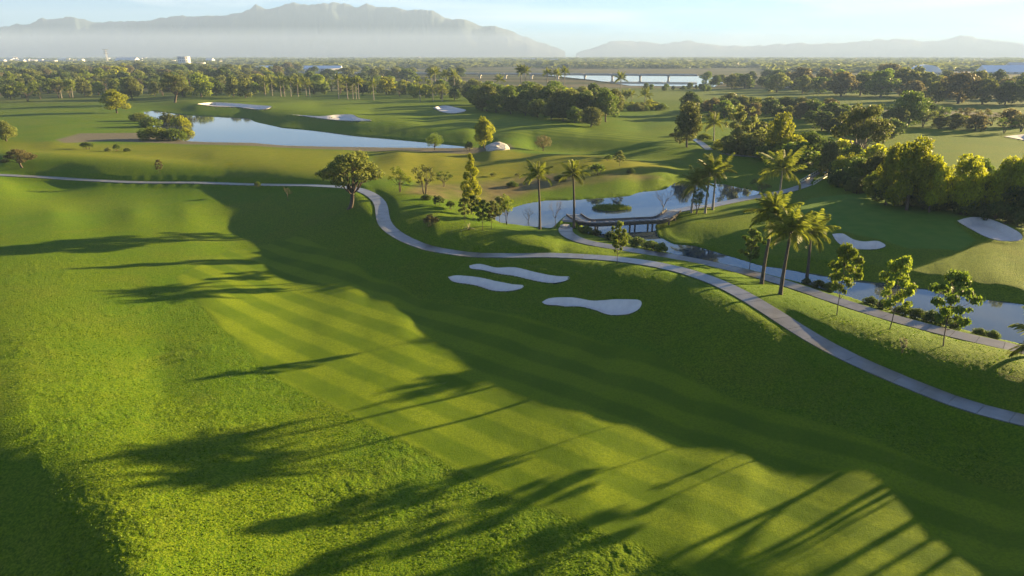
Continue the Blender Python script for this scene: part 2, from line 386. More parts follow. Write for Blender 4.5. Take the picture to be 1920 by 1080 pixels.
class NT:
    """small helper that writes node maths"""
    def __init__(s, m): s.n = m.node_tree.nodes; s.l = m.node_tree.links
    def val(s, sock, x):
        if hasattr(x, 'is_output') or hasattr(x, 'links'): s.l.new(x, sock)
        elif isinstance(x, tuple): sock.default_value = (*x, 1) if len(sock.default_value) == 4 and len(x) == 3 else x
        else: sock.default_value = x
    def math(s, op, a, b=0.0, c=None):
        k = s.n.new('ShaderNodeMath'); k.operation = op; s.val(k.inputs[0], a); s.val(k.inputs[1], b)
        if c is not None: s.val(k.inputs[2], c)
        return k.outputs[0]
    def mix(s, f, a, b, mode='MIX'):
        k = s.n.new('ShaderNodeMix'); k.data_type = 'RGBA'; k.blend_type = mode; s.val(k.inputs[0], f); s.val(k.inputs[6], a); s.val(k.inputs[7], b); return k.outputs[2]
    def noise(s, vec, scale, detail=4, rough=.55, dist=0.0):
        k = s.n.new('ShaderNodeTexNoise'); s.l.new(vec, k.inputs['Vector']); k.inputs['Scale'].default_value = scale
        k.inputs['Detail'].default_value = detail; k.inputs['Roughness'].default_value = rough; k.inputs['Distortion'].default_value = dist; return k.outputs['Fac']
    def ramp(s, x, a, b, lo=0.0, hi=1.0):
        k = s.n.new('ShaderNodeMapRange'); k.interpolation_type = 'SMOOTHSTEP'; s.val(k.inputs['Value'], x)
        k.inputs['From Min'].default_value = a; k.inputs['From Max'].default_value = b; k.inputs['To Min'].default_value = lo; k.inputs['To Max'].default_value = hi; return k.outputs['Result']
    def attr(s, name):
        k = s.n.new('ShaderNodeAttribute'); k.attribute_name = name; return k.outputs['Fac']
    def mapping(s, vec, scale=(1, 1, 1), rot=(0, 0, 0)):
        k = s.n.new('ShaderNodeMapping'); s.l.new(vec, k.inputs['Vector']); k.inputs['Scale'].default_value = scale; k.inputs['Rotation'].default_value = rot; return k.outputs['Vector']

def grass_material():
    m, n, l, b = mat('turf'); t = NT(m)
    pos = n.new('ShaderNodeNewGeometry').outputs['Position']
    mow, green, dry, dirt, sun_tint, river, far, field = (t.attr(k) for k in ('mow', 'green', 'dry', 'dirt', 'sun_tint', 'river', 'far', 'field'))
    # mown stripes: two crossing directions, about 8 m wide
    u = math.atan2(-20.3, 26.2)
    sx = n.new('ShaderNodeSeparateXYZ'); l.new(t.mapping(pos, rot=(0, 0, -u)), sx.inputs[0])
    wob = t.noise(pos, .05, 2)
    s1 = t.ramp(t.math('SINE', t.math('MULTIPLY', t.math('ADD', sx.outputs['Y'], t.math('MULTIPLY', wob, 2.0)), 2 * math.pi / 5.6)), -.5, .5)
    s2 = t.ramp(t.math('SINE', t.math('MULTIPLY', sx.outputs['X'], 2 * math.pi / 9.5)), -.6, .6)
    stripe = t.math('ADD', t.math('ADD', t.math('MULTIPLY', s1, .72), .07), t.math('MULTIPLY', s2, .20))
    patch = t.ramp(t.noise(pos, .035, 5, .6, .4), .38, .66)
    mid = t.ramp(t.noise(pos, .35, 5), .3, .7)
    fine = t.ramp(t.noise(pos, 2.6, 4), .28, .72)
    grit = t.ramp(t.noise(pos, 5.0, 4, .65), .42, .62)
    roughc = t.mix(fine, (.050, .112, .003), (.138, .210, .006))
    roughc = t.mix(t.math('MULTIPLY', grit, .7), t.mix(1.0, roughc, (.62, .66, .6), 'MULTIPLY'), (.160, .210, .010))
    roughc = t.mix(t.math('MULTIPLY', patch, .5), roughc, (.050, .125, .005))
    roughc = t.mix(t.math('MULTIPLY', t.ramp(t.noise(pos, .11, 6, .65, .8), .48, .68), .28), roughc, t.mix(grit, (.085, .105, .010), (.165, .175, .022)))
    mownc = t.mix(stripe, (.074, .126, .004), (.158, .212, .009))
    mownc = t.mix(t.math('MULTIPLY', mid, .22), mownc, (.09, .145, .008))
    mownc = t.mix(t.math('MULTIPLY', t.ramp(t.noise(pos, 3.5, 5, .7), .38, .62), .45), mownc, (.050, .095, .005))
    mownc = t.mix(t.math('MULTIPLY', t.ramp(t.noise(t.mapping(pos, (.5, 1, 1), (0, 0, -u)), .045, 4, .5), .55, .72), .45), mownc, (.040, .090, .005))
    greenc = t.mix(mid, (.070, .150, .018), (.092, .17, .022))
    c = t.mix(mow, roughc, mownc)
    c = t.mix(green, c, greenc)
    c = t.mix(t.math('MULTIPLY', sun_tint, .75), c, t.mix(mid, (.14, .15, .008), (.19, .175, .014)))  # painted sunlight: yellower turf on the lit mound and ridge
    c = t.mix(t.math('MULTIPLY', dry, t.ramp(t.noise(pos, .09, 5), .25, .6, .35, 1)), c, t.mix(mid, (.10, .085, .035), (.17, .14, .06)))
    c = t.mix(dirt, c, t.mix(fine, (.095, .090, .066), (.15, .14, .10)))
    rv = t.ramp(t.noise(t.mapping(pos, (.35, 1.6, 1)), .012, 4), .42, .55)
    c = t.mix(river, c, t.mix(rv, (.20, .20, .18), (.27, .265, .24)))
    fp = t.noise(t.mapping(pos, (.4, 1.6, 1)), .006, 5)
    c = t.mix(far, c, t.mix(t.ramp(fp, .45, .6), (.05, .062, .024), (.11, .10, .05)))
    c = t.mix(field, c, t.mix(mid, (.085, .13, .020), (.12, .155, .025)))
    l.new(c, b.inputs['Base Color'])
    b.inputs['Roughness'].default_value = .85
    b.inputs['Specular IOR Level'].default_value = .05
    # blades catch light through them and stand up from the surface
    h = t.math('ADD', t.math('MULTIPLY', t.noise(pos, 5.5, 3), t.math('SUBTRACT', 1.0, t.math('MULTIPLY', t.math('MAXIMUM', mow, green), .75))), t.math('MULTIPLY', t.noise(pos, 16.0, 2), .25))
    bp = n.new('ShaderNodeBump'); bp.inputs['Strength'].default_value = .8; bp.inputs['Distance'].default_value = .16
    l.new(h, bp.inputs['Height']); l.new(bp.outputs['Normal'], b.inputs['Normal'])
    return m
M_TURF = grass_material()
M_SAND = simple('bunker_sand', (.62, .58, .52), .9, .07, 1.2, .3)
M_PATH = simple('path_concrete', (.135, .132, .126), .30, .25, .7, .12)
M_PATH2 = simple('old_path_concrete', (.105, .098, .088), .38, .3, .6, .2)
M_WHITE = simple('pale_concrete', (.55, .52, .47), .7, .08, .5)
M_WOODDARK = simple('weathered_timber', (.09, .08, .07), .8, .2, 2)

# ------------------------------------------------------------------ land mesh: polar sheet, dense where the photo looks
pxs = np.arange(-60, 1981, 2.3)
th_in = np.arctan2(pxs - 960, F_PX * CP + 0 * pxs + 150)
th_in = np.linspace(math.atan2(-1020, F_PX), math.atan2(1020, F_PX), 880)
th = np.concatenate([np.linspace(-math.pi, th_in[0], 60)[:-1], th_in, np.linspace(th_in[-1], math.pi, 60)[1:]])
def r_of(py):
    dy = py - 540; return H * (F_PX * CP - dy * SP) / (F_PX * SP + dy * CP)
rr = np.concatenate([[.8, 2.5, 5, 8], r_of(np.arange(1400, 1110, -12.)), r_of(np.arange(1110, 330, -2.0)), r_of(np.arange(330, 160, -1.1)), r_of(np.arange(160, 112, -1.0)), [3600, 4500, 6000, 8000, 9600]])
rr = np.unique(np.sort(rr))
TH, RR = np.meshgrid(th, rr)
X = (RR * np.sin(TH)).ravel(); Y = (RR * np.cos(TH)).ravel()
Z = land(X, Y)
nr, nt = len(rr), len(th)
idx = np.arange(nr * nt).reshape(nr, nt)
F4 = np.stack([idx[:-1, :-1], idx[:-1, 1:], idx[1:, 1:], idx[1:, :-1]], -1).reshape(-1, 4)[:, ::-1]
rad = np.sqrt(X * X + Y * Y)
def msk(P, w): return smooth(-w, w, sdist(X, Y, P, max(4 * w, 8)))
far_m = smooth(420, 900, rad)
river_m = msk(RIVER, 12)
attrs = dict(mow=np.maximum(msk(FAIRWAY, .5), msk(FAR_FAIR, 2) * .8), green=msk(GREEN, .5), dry=msk(DRY, 3), dirt=np.maximum(msk(DIRT, 1.5), msk(SANDY, 8)),
             sun_tint=np.maximum(msk(SUN_TINT, 5), msk(SUN_TINT2, 8) * .7), river=river_m, far=far_m, field=msk(FIELD, 14))
me = make_mesh('ground', np.stack([X, Y, Z], 1), F4, mats=(M_TURF,), smooth_=True, attrs=attrs)
ground = link('ground', me, kind='structure', label='rolling golf course turf with mown fairway, rough and dry mounds reaching the plain', category='ground')
from mathutils.bvhtree import BVHTree
def zg(x, y):
    """height of the built land"""
    x = np.atleast_1d(np.asarray(x, float)); y = np.atleast_1d(np.asarray(y, float))
    r = np.sqrt(x * x + y * y); t = np.arctan2(x, y)
    i = np.clip(np.searchsorted(rr, r) - 1, 0, nr - 2); j = np.clip(np.searchsorted(th, t) - 1, 0, nt - 2)
    fr = np.clip((r - rr[i]) / (rr[i + 1] - rr[i]), 0, 1); ft = np.clip((t - th[j]) / (th[j + 1] - th[j]), 0, 1)
    Zg = Z.reshape(nr, nt)
    return (Zg[i, j] * (1 - ft) + Zg[i, j + 1] * ft) * (1 - fr) + (Zg[i + 1, j] * (1 - ft) + Zg[i + 1, j + 1] * ft) * fr

# ------------------------------------------------------------------ water
def water_material():
    m, n, l, b = mat('still_water'); t = NT(m)
    pos = n.new('ShaderNodeNewGeometry').outputs['Position']
    l.new(t.mix(t.ramp(t.noise(pos, .03, 3), .35, .65), (.035, .05, .06), (.06, .075, .08)), b.inputs['Base Color'])
    b.inputs['Roughness'].default_value = .04; b.inputs['IOR'].default_value = 1.333; b.inputs['Specular IOR Level'].default_value = .5
    bp = n.new('ShaderNodeBump'); bp.inputs['Strength'].default_value = .05; bp.inputs['Distance'].default_value = .05
    l.new(t.noise(t.mapping(pos, (1, .35, 1)), 1.3, 3), bp.inputs['Height']); l.new(bp.outputs['Normal'], b.inputs['Normal'])
    return m
M_WATER = water_material()
def flat_sheet(name, P, z, grow, m, **props):
    c = P.mean(0)
    from mathutils.geometry import tessellate_polygon
    d = np.roll(P, -1, 0) - np.roll(P, 1, 0); nrm = np.stack([d[:, 1], -d[:, 0]], 1); nrm /= np.linalg.norm(nrm, axis=1, keepdims=True) + 1e-9
    area = .5 * np.sum(P[:, 0] * np.roll(P[:, 1], -1) - np.roll(P[:, 0], -1) * P[:, 1])
    G = P + nrm * grow * (1 if area > 0 else -1)
    V = np.column_stack([G, np.full(len(G), z)])
    tri = tessellate_polygon([[tuple(v) for v in V]])
    me = bpy.data.meshes.new(name); me.from_pydata([tuple(v) for v in V], [], [tuple(t) for t in tri]); me.update()
    if sum(p.normal.z for p in me.polygons) < 0: me.flip_normals()
    me.materials.append(m)
    return link(name, me, **props)
flat_sheet('pond', pond_w, ZW * K, 3.0, M_WATER, kind='structure', label='long blue pond below the far shaded fairway', category='pond')
flat_sheet('stream', lake_w, ZW * K - .02, 1.2, M_WATER, kind='structure', label='pale stream and lake winding under the boardwalk towards the right edge', category='water')
# ---RIVER---

# ------------------------------------------------------------------ bunkers: sand sheets set in their hollows
def sand_sheet(nm, P, dep):
    n = len(P); c = P.mean(0)
    rings = [1.0, .965, .9, .8, .65, .45, .2]
    # inner rings follow the outline by shrinking towards the medial axis in steps
    x0, y0 = P[:, 0].min(), P[:, 1].min(); x1, y1 = P[:, 0].max(), P[:, 1].max()
    st = max(.35, (x1 - x0) / 60)
    gx, gy = np.meshgrid(np.arange(x0, x1 + st, st), np.arange(y0, y1 + st, st))
    s = sdist(gx, gy, P, 3.0)
    pts = np.stack([gx[s > st * .6], gy[s > st * .6]], 1)
    B = densify(P, st)
    allp = np.vstack([B, pts])
    from mathutils.geometry import delaunay_2d_cdt
    from mathutils import Vector
    v, e, f, *_ = delaunay_2d_cdt([Vector(p) for p in allp], [(i, (i + 1) % len(B)) for i in range(len(B))], [], 1, 1e-5)
    v = np.array([[a[0], a[1]] for a in v])
    ss = np.maximum(sdist(v[:, 0], v[:, 1], P, 3.0), 0)
    z = base_z(v[:, 0], v[:, 1]) + (fbm(v[:, 0] / 22, v[:, 1] / 22, 3, 3) - .5) * .2 + (.05 if dep < 1.1 else .3) + .22 * np.exp(-((ss + .8) / .7) ** 2) - dep * smooth(-.05, 1.4, ss)
    z += (vnoise(v[:, 0] / .6, v[:, 1] / .6, 41) - .5) * .03
    me = bpy.data.meshes.new('bunker_sand'); me.from_pydata([(a, b_, c_) for (a, b_), c_ in zip(v, z)], [], [tuple(q) for q in f]); me.update()
    if sum(p.normal.z for p in me.polygons) < 0: me.flip_normals()
    me.materials.append(M_SAND)
    for p in me.polygons: p.use_smooth = True
    return me
BL = dict(front='pale sand bunker nearest the camera, widest at its right end', left='slim sand bunker at the left of the fairway trio',
          upper='long diagonal sand bunker just below the curving cart path', green_side='oval sand bunker on the right shoulder of the putting green',
          green_front='curled sand bunker behind the coconut palms at the front of the green', far_oval='small oval sand bunker on the far shaded fairway below the palms',
          far_long='wavy long sand bunker above the blue pond', far_thin='thin streak of bunker sand right of the old spreading tree', edge='sliver of bunker sand cut by the right picture edge')
for nm, P, dep in bunk:
    link('sand_bunker', sand_sheet(nm, P, dep), label=BL[nm], category='bunker', group='sand bunkers on the golf course')

# ------------------------------------------------------------------ concrete paths laid in slabs
def slab_cells(L, w, z_up=.05, gap=.03, width=PW):
    """L: n x 3 centre line with one row per slab edge"""
    d = np.gradient(L[:, :2], axis=0); d /= np.linalg.norm(d, axis=1, keepdims=True); nr_ = np.stack([-d[:, 1], d[:, 0]], 1)
    return L, d, nr_
def build_path(name, L, label, m, slab_len, max_slabs, thick=.22):
    root = link(name, None, loc=tuple(L[0]), label=label, category='path', kind='structure')
    S = resample(L, slab_len); n = len(S) - 1
    d = np.gradient(S[:, :2], axis=0); d /= np.linalg.norm(d, axis=1, keepdims=True); N = np.stack([-d[:, 1], d[:, 0]], 1)
    top = S[:, 2] + .05
    order = np.argsort([np.hypot(*(S[i, :2])) for i in range(n)])
    singles = set(order[:max_slabs].tolist())
    VV, FF = [], []
    for i in range(n):
        g = .02 / max(np.hypot(*(S[i + 1, :2] - S[i, :2])), .1)
        dz = random.uniform(-.012, .012)
        cr = []
        for j, t in ((i, g), (i + 1, -g)):
            a = S[j] * (1 - abs(t)) + (S[j + 1 if t > 0 else j - 1]) * abs(t)
            for sgn in (1, -1):
                p = a[:2] + N[j] * PW * sgn
                cr.append((p[0], p[1], a[2] + .05 + dz))
        tl, tr, bl, br = cr
        v = [tl, tr, br, bl] + [(p[0], p[1], p[2] - thick) for p in (tl, tr, br, bl)]
        f = [(0, 3, 2, 1), (0, 1, 5, 4), (1, 2, 6, 5), (2, 3, 7, 6), (3, 0, 4, 7)]
        if i in singles:
            o0 = np.array(L[0])
            me = bpy.data.meshes.new('slab'); me.from_pydata([tuple(np.array(p) - o0) for p in v], [], f); me.update()
            if me.polygons[0].normal.z < 0: me.flip_normals()
            me.materials.append(m); link('slab', me, parent=root)
        else:
            k = len(VV); VV += [tuple(np.array(p) - np.array(L[0])) for p in v]; FF += [tuple(a + k for a in q) for q in f]
    if VV:
        me = bpy.data.meshes.new('slab_run'); me.from_pydata(VV, [], FF); me.update()
        if me.polygons[0].normal.z < 0: me.flip_normals()
        me.materials.append(m); o = link('slab_run', me, parent=root, kind='stuff')
    return root
build_path('cart_path', paths['A'], 'long cart path winding from the right edge past the bunkers to the far left', M_PATH, 2.6, 180)
build_path('cart_path', paths['B'], 'second cart path running along the stream bank to the boardwalk', M_PATH2, 2.6, 90)
build_path('cart_path', paths['C'], 'cart path stretch between the two wooden bridges along the lake', M_PATH, 3.0, 60)
build_path('cart_path', paths['D'], 'cart path under the trees from the railed bridge to the small far bridge', M_PATH2, 3.0, 60)
build_path('cart_path', paths['E'], 'short path end beside the tall tree at the far fairway', M_PATH, 3.0, 30)

# ================================================================== OBJECTS
def add_props(o, label=None, cat=None, group=None, kind=None):
    if label: o['label'] = label
    if cat: o['category'] = cat
    if group: o['group'] = group
    if kind: o['kind'] = kind
    return o
def leaf_mat(name, dark, light, trans=.5):
    m, n, l, b = mat(name); t = NT(m)
    tone = t.attr('tone'); oi = n.new('ShaderNodeObjectInfo')
    c = t.mix(tone, dark, light)
    v = t.ramp(oi.outputs['Random'], 0, 1, .75, 1.25)
    k = n.new('ShaderNodeVectorMath'); k.operation = 'SCALE'; l.new(c, k.inputs[0]); l.new(v, k.inputs['Scale'])
    l.new(k.outputs[0], b.inputs['Base Color']); b.inputs['Roughness'].default_value = .6; b.inputs['Specular IOR Level'].default_value = .25
    tr = n.new('ShaderNodeBsdfTranslucent'); l.new(k.outputs[0], tr.inputs['Color'])
    ms = n.new('ShaderNodeMixShader'); ms.inputs[0].default_value = trans
    l.new(b.outputs[0], ms.inputs[1]); l.new(tr.outputs[0], ms.inputs[2]); l.new(ms.outputs[0], n['Material Output'].inputs['Surface'])
    return m
LM = dict(
    green=leaf_mat('leaf_green', (.060, .105, .012), (.17, .24, .025)),
    dark=leaf_mat('leaf_dark', (.035, .065, .012), (.11, .16, .025)),
    olive=leaf_mat('leaf_olive', (.080, .100, .020), (.20, .23, .045)),
    yellow=leaf_mat('leaf_yellow', (.18, .22, .010), (.42, .44, .018), .55),
    lime=leaf_mat('leaf_lime', (.11, .16, .012), (.24, .30, .028), .5),
    brown=leaf_mat('leaf_brown', (.085, .080, .030), (.19, .17, .06)),
    palm=leaf_mat('leaf_palm', (.060, .095, .014), (.24, .27, .03), .45),
    pale=leaf_mat('leaf_pale', (.16, .18, .10), (.30, .30, .18)))
M_BARK = simple('bark_brown', (.075, .055, .040), .9, .3, 4, .3)
M_BARKP = simple('bark_pale', (.24, .21, .175), .85, .25, 3, .2)
M_ROCK = simple('pale_rock', (.40, .37, .32), .85, .25, 1.2, .5)

def tube(pts, rad, sides=6):
    pts = np.asarray(pts, float); n = len(pts); V = []
    for i in range(n):
        d = pts[min(i + 1, n - 1)] - pts[max(i - 1, 0)]; d /= np.linalg.norm(d) + 1e-9
        a = np.cross(d, (0.3, 1, 0.1)); a /= np.linalg.norm(a) + 1e-9; b_ = np.cross(d, a)
        for k in range(sides):
            q = 2 * math.pi * k / sides; V.append(pts[i] + rad[i] * (math.cos(q) * a + math.sin(q) * b_))
    Fq = [(i * sides + k, i * sides + (k + 1) % sides, (i + 1) * sides + (k + 1) % sides, (i + 1) * sides + k) for i in range(n - 1) for k in range(sides)]
    return np.array(V), np.array(Fq)
class Acc:
    def __init__(s): s.V = []; s.F = []; s.n = 0
    def add(s, V, F): s.V.append(V); s.F.append(np.asarray(F) + s.n); s.n += len(V)
    def get(s): return np.vstack(s.V), np.vstack(s.F)
def branch(acc, a, b_, r0, r1, sag=.06, sides=5, g=None):
    g = g or rng
    a = np.array(a, float); b_ = np.array(b_, float); L = np.linalg.norm(b_ - a)
    ts = np.linspace(0, 1, 5); off = g.normal(0, sag * L, 3)
    pts = [a + (b_ - a) * t + off * math.sin(t * math.pi) + np.array([0, 0, 1]) * (-.12 * L) * math.sin(t * math.pi) for t in ts]
    acc.add(*tube(pts, r0 + (r1 - r0) * ts, sides))
def leaves(lobes, n, size, flat=.0, hollow=.55, g=None, aspect=1.5, squash=1.0):
    """n leaf-spray quads spread through the lobes' shells"""
    g = g or rng
    C = np.array([l[0] for l in lobes], float); Rr = np.array([l[1] for l in lobes], float)
    w = Rr.prod(1) ** (2 / 3); k = g.choice(len(C), n, p=w / w.sum())
    d = g.normal(size=(n, 3)); d /= np.linalg.norm(d, axis=1, keepdims=True)
    rad = hollow + (1.08 - hollow) * g.random(n) ** .5
    # lumpy shell: sprays gather in tufts, so gaps open between them
    tuft = np.sin(d[:, 0] * 7 + k * 1.7) * np.sin(d[:, 1] * 7 + k * 2.3) * np.sin(d[:, 2] * 6 + k)
    rad = rad * (1 + .14 * tuft)
    P = C[k] + d * Rr[k] * rad[:, None]
    nrm = d * .8 + g.normal(size=(n, 3)) * .7; nrm[:, 2] += flat; nrm /= np.linalg.norm(nrm, axis=1, keepdims=True)
    u = np.cross(nrm, g.normal(size=(n, 3))); u /= np.linalg.norm(u, axis=1, keepdims=True); v = np.cross(nrm, u)
    s_ = size * g.uniform(.6, 1.35, n)[:, None]
    u = u * s_ * aspect * .5; v = v * s_ * .5
    bend = nrm * s_ * .18
    V = np.stack([P - u - bend, P + v * .9, P + u - bend, P - v * .9], 1).reshape(-1, 3)
    F = np.arange(4 * n).reshape(n, 4)
    V[:, 2] = np.maximum(V[:, 2], .0)
    tone = np.repeat(np.clip(.5 + .25 * g.normal(size=n) + .3 * tuft + .15 * np.sin(k * 12.9), 0, 1), 4)
    return V, F, tone

TPL = {}
def template(kind, var):
    """(wood mesh, crown mesh) in a unit box: height 1, spread 1"""
    key = (kind, var)
    if key in TPL: return TPL[key]
    g = np.random.default_rng(abs(hash(kind)) % 1000 if False else sum(map(ord, kind)) * 31 + var)
    acc = Acc(); lobes = []; N, S = 2600, .05; hollow = .55; asp = 1.5; flat = 0; sq = 1
    U = g.uniform
    if kind in ('dense', 'belt'):
        n = 15 if kind == 'dense' else 10
        tr = .22
        for i in range(n):
            a = i * 2.4 + U(-.4, .4); t = i / n; rad_ = .33 * math.sqrt(1 - abs(2 * t - .75) ** 2 * .5) * U(.6, 1.05)
            z_ = (.24 if kind == 'dense' else .15) + (.62 if kind == 'dense' else .7) * t + U(-.05, .05); r_ = U(.13, .2)
            if t > .75: rad_ *= .55
            lobes.append(((math.cos(a) * rad_, math.sin(a) * rad_, z_), (r_, r_, r_ * U(.65, .85))))
        lobes.append(((0, 0, .55), (.26, .26, .3)))
        branch(acc, (0, 0, -.03), (U(-.02, .02), U(-.02, .02), .5), .032, .016, .02, 7, g)
        for i in range(5): branch(acc, (0, 0, .2 + .05 * i), lobes[i * 2][0], .014, .005, .05, 4, g)
        N, S = (6500, .034) if kind == 'dense' else (1700, .058)
    elif kind == 'tall':
        branch(acc, (0, 0, -.03), (.02, .02, .9), .022, .006, .02, 6, g)
        for i in range(13):
            t = i / 12; a = i * 2.4; w_ = .34 * (1 - t) ** .6 * U(.5, 1) + .02
            r_ = .23 * (1 - t * .6) * U(.8, 1.15)
            lobes.append(((math.cos(a) * w_, math.sin(a) * w_, .2 + .7 * t), (r_, r_, r_ * .42)))
        N, S = 4200, .032; sq = .5
    elif kind == 'spreading':
        fork = (.02, 0, .24); branch(acc, (-.05, 0, -.03), fork, .035, .027, .05, 8, g)
        for i in range(17):
            a = i * 2.4 + U(-.3, .3); rr_ = .40 * math.sqrt((i + .5) / 17); z_ = .84 - .45 * rr_ * rr_ / .16 + U(-.07, .07)
            z_ = max(z_, .36); r_ = U(.09, .145)
            c = (math.cos(a) * rr_, math.sin(a) * rr_, z_); lobes.append((c, (r_ * 1.15, r_ * 1.15, r_ * .7)))
            mid = (c[0] * .45 + fork[0] * .5, c[1] * .45, (c[2] + fork[2]) * .5 + .03)
            branch(acc, fork, mid, .015, .009, .05, 5, g); branch(acc, mid, c, .009, .003, .07, 4, g)
            for q in range(2): branch(acc, mid, (c[0] + U(-.1, .1), c[1] + U(-.1, .1), c[2] + U(-.05, .08)), .005, .002, .1, 3, g)
        N, S = 5200, .027; hollow = .3
    elif kind == 'young':
        top = (U(-.03, .03), U(-.03, .03), .93); branch(acc, (0, 0, -.02), top, .0135, .004, .015, 7, g)
        for i in range(24):
            t = i / 23; z_ = .36 + .56 * t + U(-.03, .03); a = i * 2.4 + U(-.3, .3); w_ = .42 * (math.sin(math.pi * (.18 + .75 * t))) * U(.35, 1.05)
            r_ = U(.055, .115); c = (math.cos(a) * w_, math.sin(a) * w_, z_)
            lobes.append((c, (r_ * 1.2, r_ * 1.2, r_ * .5))); branch(acc, (top[0] * z_, top[1] * z_, z_ - .12), c, .006, .002, .05, 4, g)
        N, S = 2000, .038; hollow = .1; asp = 1.9; flat = .5
    elif kind == 'sparse':
        for q in range(3):
            a = q * 2.1 + U(0, 1); f = (math.cos(a) * .06, math.sin(a) * .06, .3); branch(acc, (0, 0, -.03), f, .02, .014, .04, 5, g)
            for i in range(6):
                b2 = a + U(-1.1, 1.1); rr_ = U(.1, .4); c = (math.cos(b2) * rr_, math.sin(b2) * rr_, U(.5, .93) - rr_ * .3)
                branch(acc, f, c, .009, .003, .08, 4, g); r_ = U(.07, .12); lobes.append((c, (r_, r_, r_ * .7)))
                for w_ in range(3): branch(acc, c, (c[0] + U(-.12, .12), c[1] + U(-.12, .12), c[2] + U(-.04, .12)), .004, .0015, .1, 3, g)
        N, S = 950, .034; hollow = .1
    elif kind == 'bare':
        def grow(p, d, L, r, lev):
            q = np.array(p) + np.array(d) * L; branch(acc, p, q, r, r * .6, .07, 5 if lev < 2 else 3, g)
            if lev >= 4: return
            for _ in range(3 if lev else 4):
                e = np.array(d) + g.normal(0, .55, 3); e[2] = abs(e[2]) * .8 + .15; e /= np.linalg.norm(e)
                grow(q, e, L * U(.6, .8), r * .55, lev + 1)
        grow((0, 0, -.03), np.array((0.03, 0, 1.)), .33, .022, 0)
        V, F = acc.get(); V[:, 2] /= V[:, 2].max(); V[:, :2] /= (V[:, :2].max() - V[:, :2].min()) * 1.0
        tw = make_mesh('wood_' + kind, V, F, mats=(M_BARK,)); TPL[key] = (tw, None); return TPL[key]
    elif kind == 'ball':
        branch(acc, (0, 0, -.03), (0, 0, .4), .03, .02, .02, 6, g)
        for i in range(14):
            a = i * 2.4; t = (i + .5) / 14; z_ = .30 + .62 * t; w_ = .36 * math.sqrt(max(.05, 1 - (2 * t - .9) ** 2)); c = (math.cos(a) * w_, math.sin(a) * w_, z_)
            lobes.append((c, (.15, .15, .13))); branch(acc, (0, 0, .2), c, .010, .003, .06, 4, g)
            for q in range(3): branch(acc, c, (c[0] * 1.3 + U(-.08, .08), c[1] * 1.3 + U(-.08, .08), min(.98, c[2] + U(0, .1))), .004, .0015, .1, 3, g)
        lobes.append(((0, 0, .6), (.3, .3, .25)))
        N, S = 2400, .032
    elif kind == 'shrub':
        for i in range(4): branch(acc, (0, 0, -.05), (U(-.3, .3), U(-.3, .3), .6), .015, .004, .08, 4, g)
        for i in range(10):
            a = i * 2.4; w_ = .36 * math.sqrt((i + .3) / 10); z_ = .62 - .95 * w_ + U(-.05, .05); r_ = U(.13, .2)
            lobes.append(((math.cos(a) * w_, math.sin(a) * w_, max(z_, .25)), (r_, r_, r_ * 1.5)))
        N, S = 2400, .046; asp = 1.8
    elif kind == 'wild':                                     # untidy shrub with upright shoots
        for i in range(9):
            a = i * 2.4; w_ = .33 * math.sqrt((i + .3) / 9); c = (math.cos(a) * w_, math.sin(a) * w_, .78 - w_ + U(-.08, .08)); branch(acc, (c[0] * .3, c[1] * .3, -.03), c, .012, .003, .08, 4, g)
            lobes.append((c, (U(.09, .15), U(.09, .15), U(.15, .24))))
        N, S = 800, .055; hollow = .1; asp = 2.0
    V, F = acc.get(); wood = make_mesh('wood_' + kind, V, F, mats=(M_BARK,))
    V, F, tone = leaves(lobes, N, S, flat, hollow, g, asp)
    crown = make_mesh('crown_' + kind, V, F, mats=(LM['green'],), attrs=dict(tone=tone))
    TPL[key] = (wood, crown); return TPL[key]

def spot(px, py):
    x, y, z = ground_at(px, py)
    for _ in range(6):
        z = .5 * z + .5 * zg(x, y); x, y = at_z(px, py, z)
    return float(x[0]), float(y[0]), float(zg(x, y)[0])
def px_size(x, y, z, ty, wpx):
    dy = ty - 540; ztop = H - y * (F_PX * SP + dy * CP) / (F_PX * CP - dy * SP)
    cz_ = y * CP + (H - z) * SP
    return max(ztop - z, .3), wpx * cz_ / F_PX
VARS = dict(dense=4, belt=6, tall=2, spreading=3, young=5, sparse=4, bare=4, ball=2, shrub=4, wild=3)
NAMES = dict(dense='leafy_tree', belt='leafy_tree', tall='tall_tree', spreading='spreading_tree', young='young_tree', sparse='sparse_tree', bare='bare_tree', ball='round_tree', shrub='shrub', wild='wild_shrub')
cnt = {}
def plant_at(kind, x, y, z, h, w, tone, label, group=None, name=None, bark=None, sink=.1):
    cnt[kind] = cnt.get(kind, 0) + 1
    wood, crown = template(kind, cnt[kind] % VARS[kind])
    cat = 'shrub' if kind in ('shrub', 'wild') else 'tree'
    e = link(name or NAMES[kind], None, loc=(x, y, z - sink)); e.rotation_euler = (0, 0, random.uniform(0, 6.28))
    add_props(e, label, cat, group)
    sc = (w, w * random.uniform(.85, 1.0), h)
    o = link('trunk' if cat == 'tree' else 'stem', wood, parent=e); o.scale = sc
    o.material_slots[0].link = 'OBJECT'; o.material_slots[0].material = bark or M_BARK
    if crown:
        o = link('crown' if cat == 'tree' else 'foliage', crown, parent=e); o.scale = sc
        o.material_slots[0].link = 'OBJECT'; o.material_slots[0].material = LM[tone]
    return e
def plant(kind, px, by, ty, w, tone, label, group=None, **kw):
    x, y, z = spot(px, by); h, ww = px_size(x, y, z, ty, w)
    if by < 260: kw.setdefault('bark', M_BARKP if kw.pop('palebark', False) else M_BARK)
    return plant_at(kind, x, y, z, h, ww, tone, label, group, **kw)


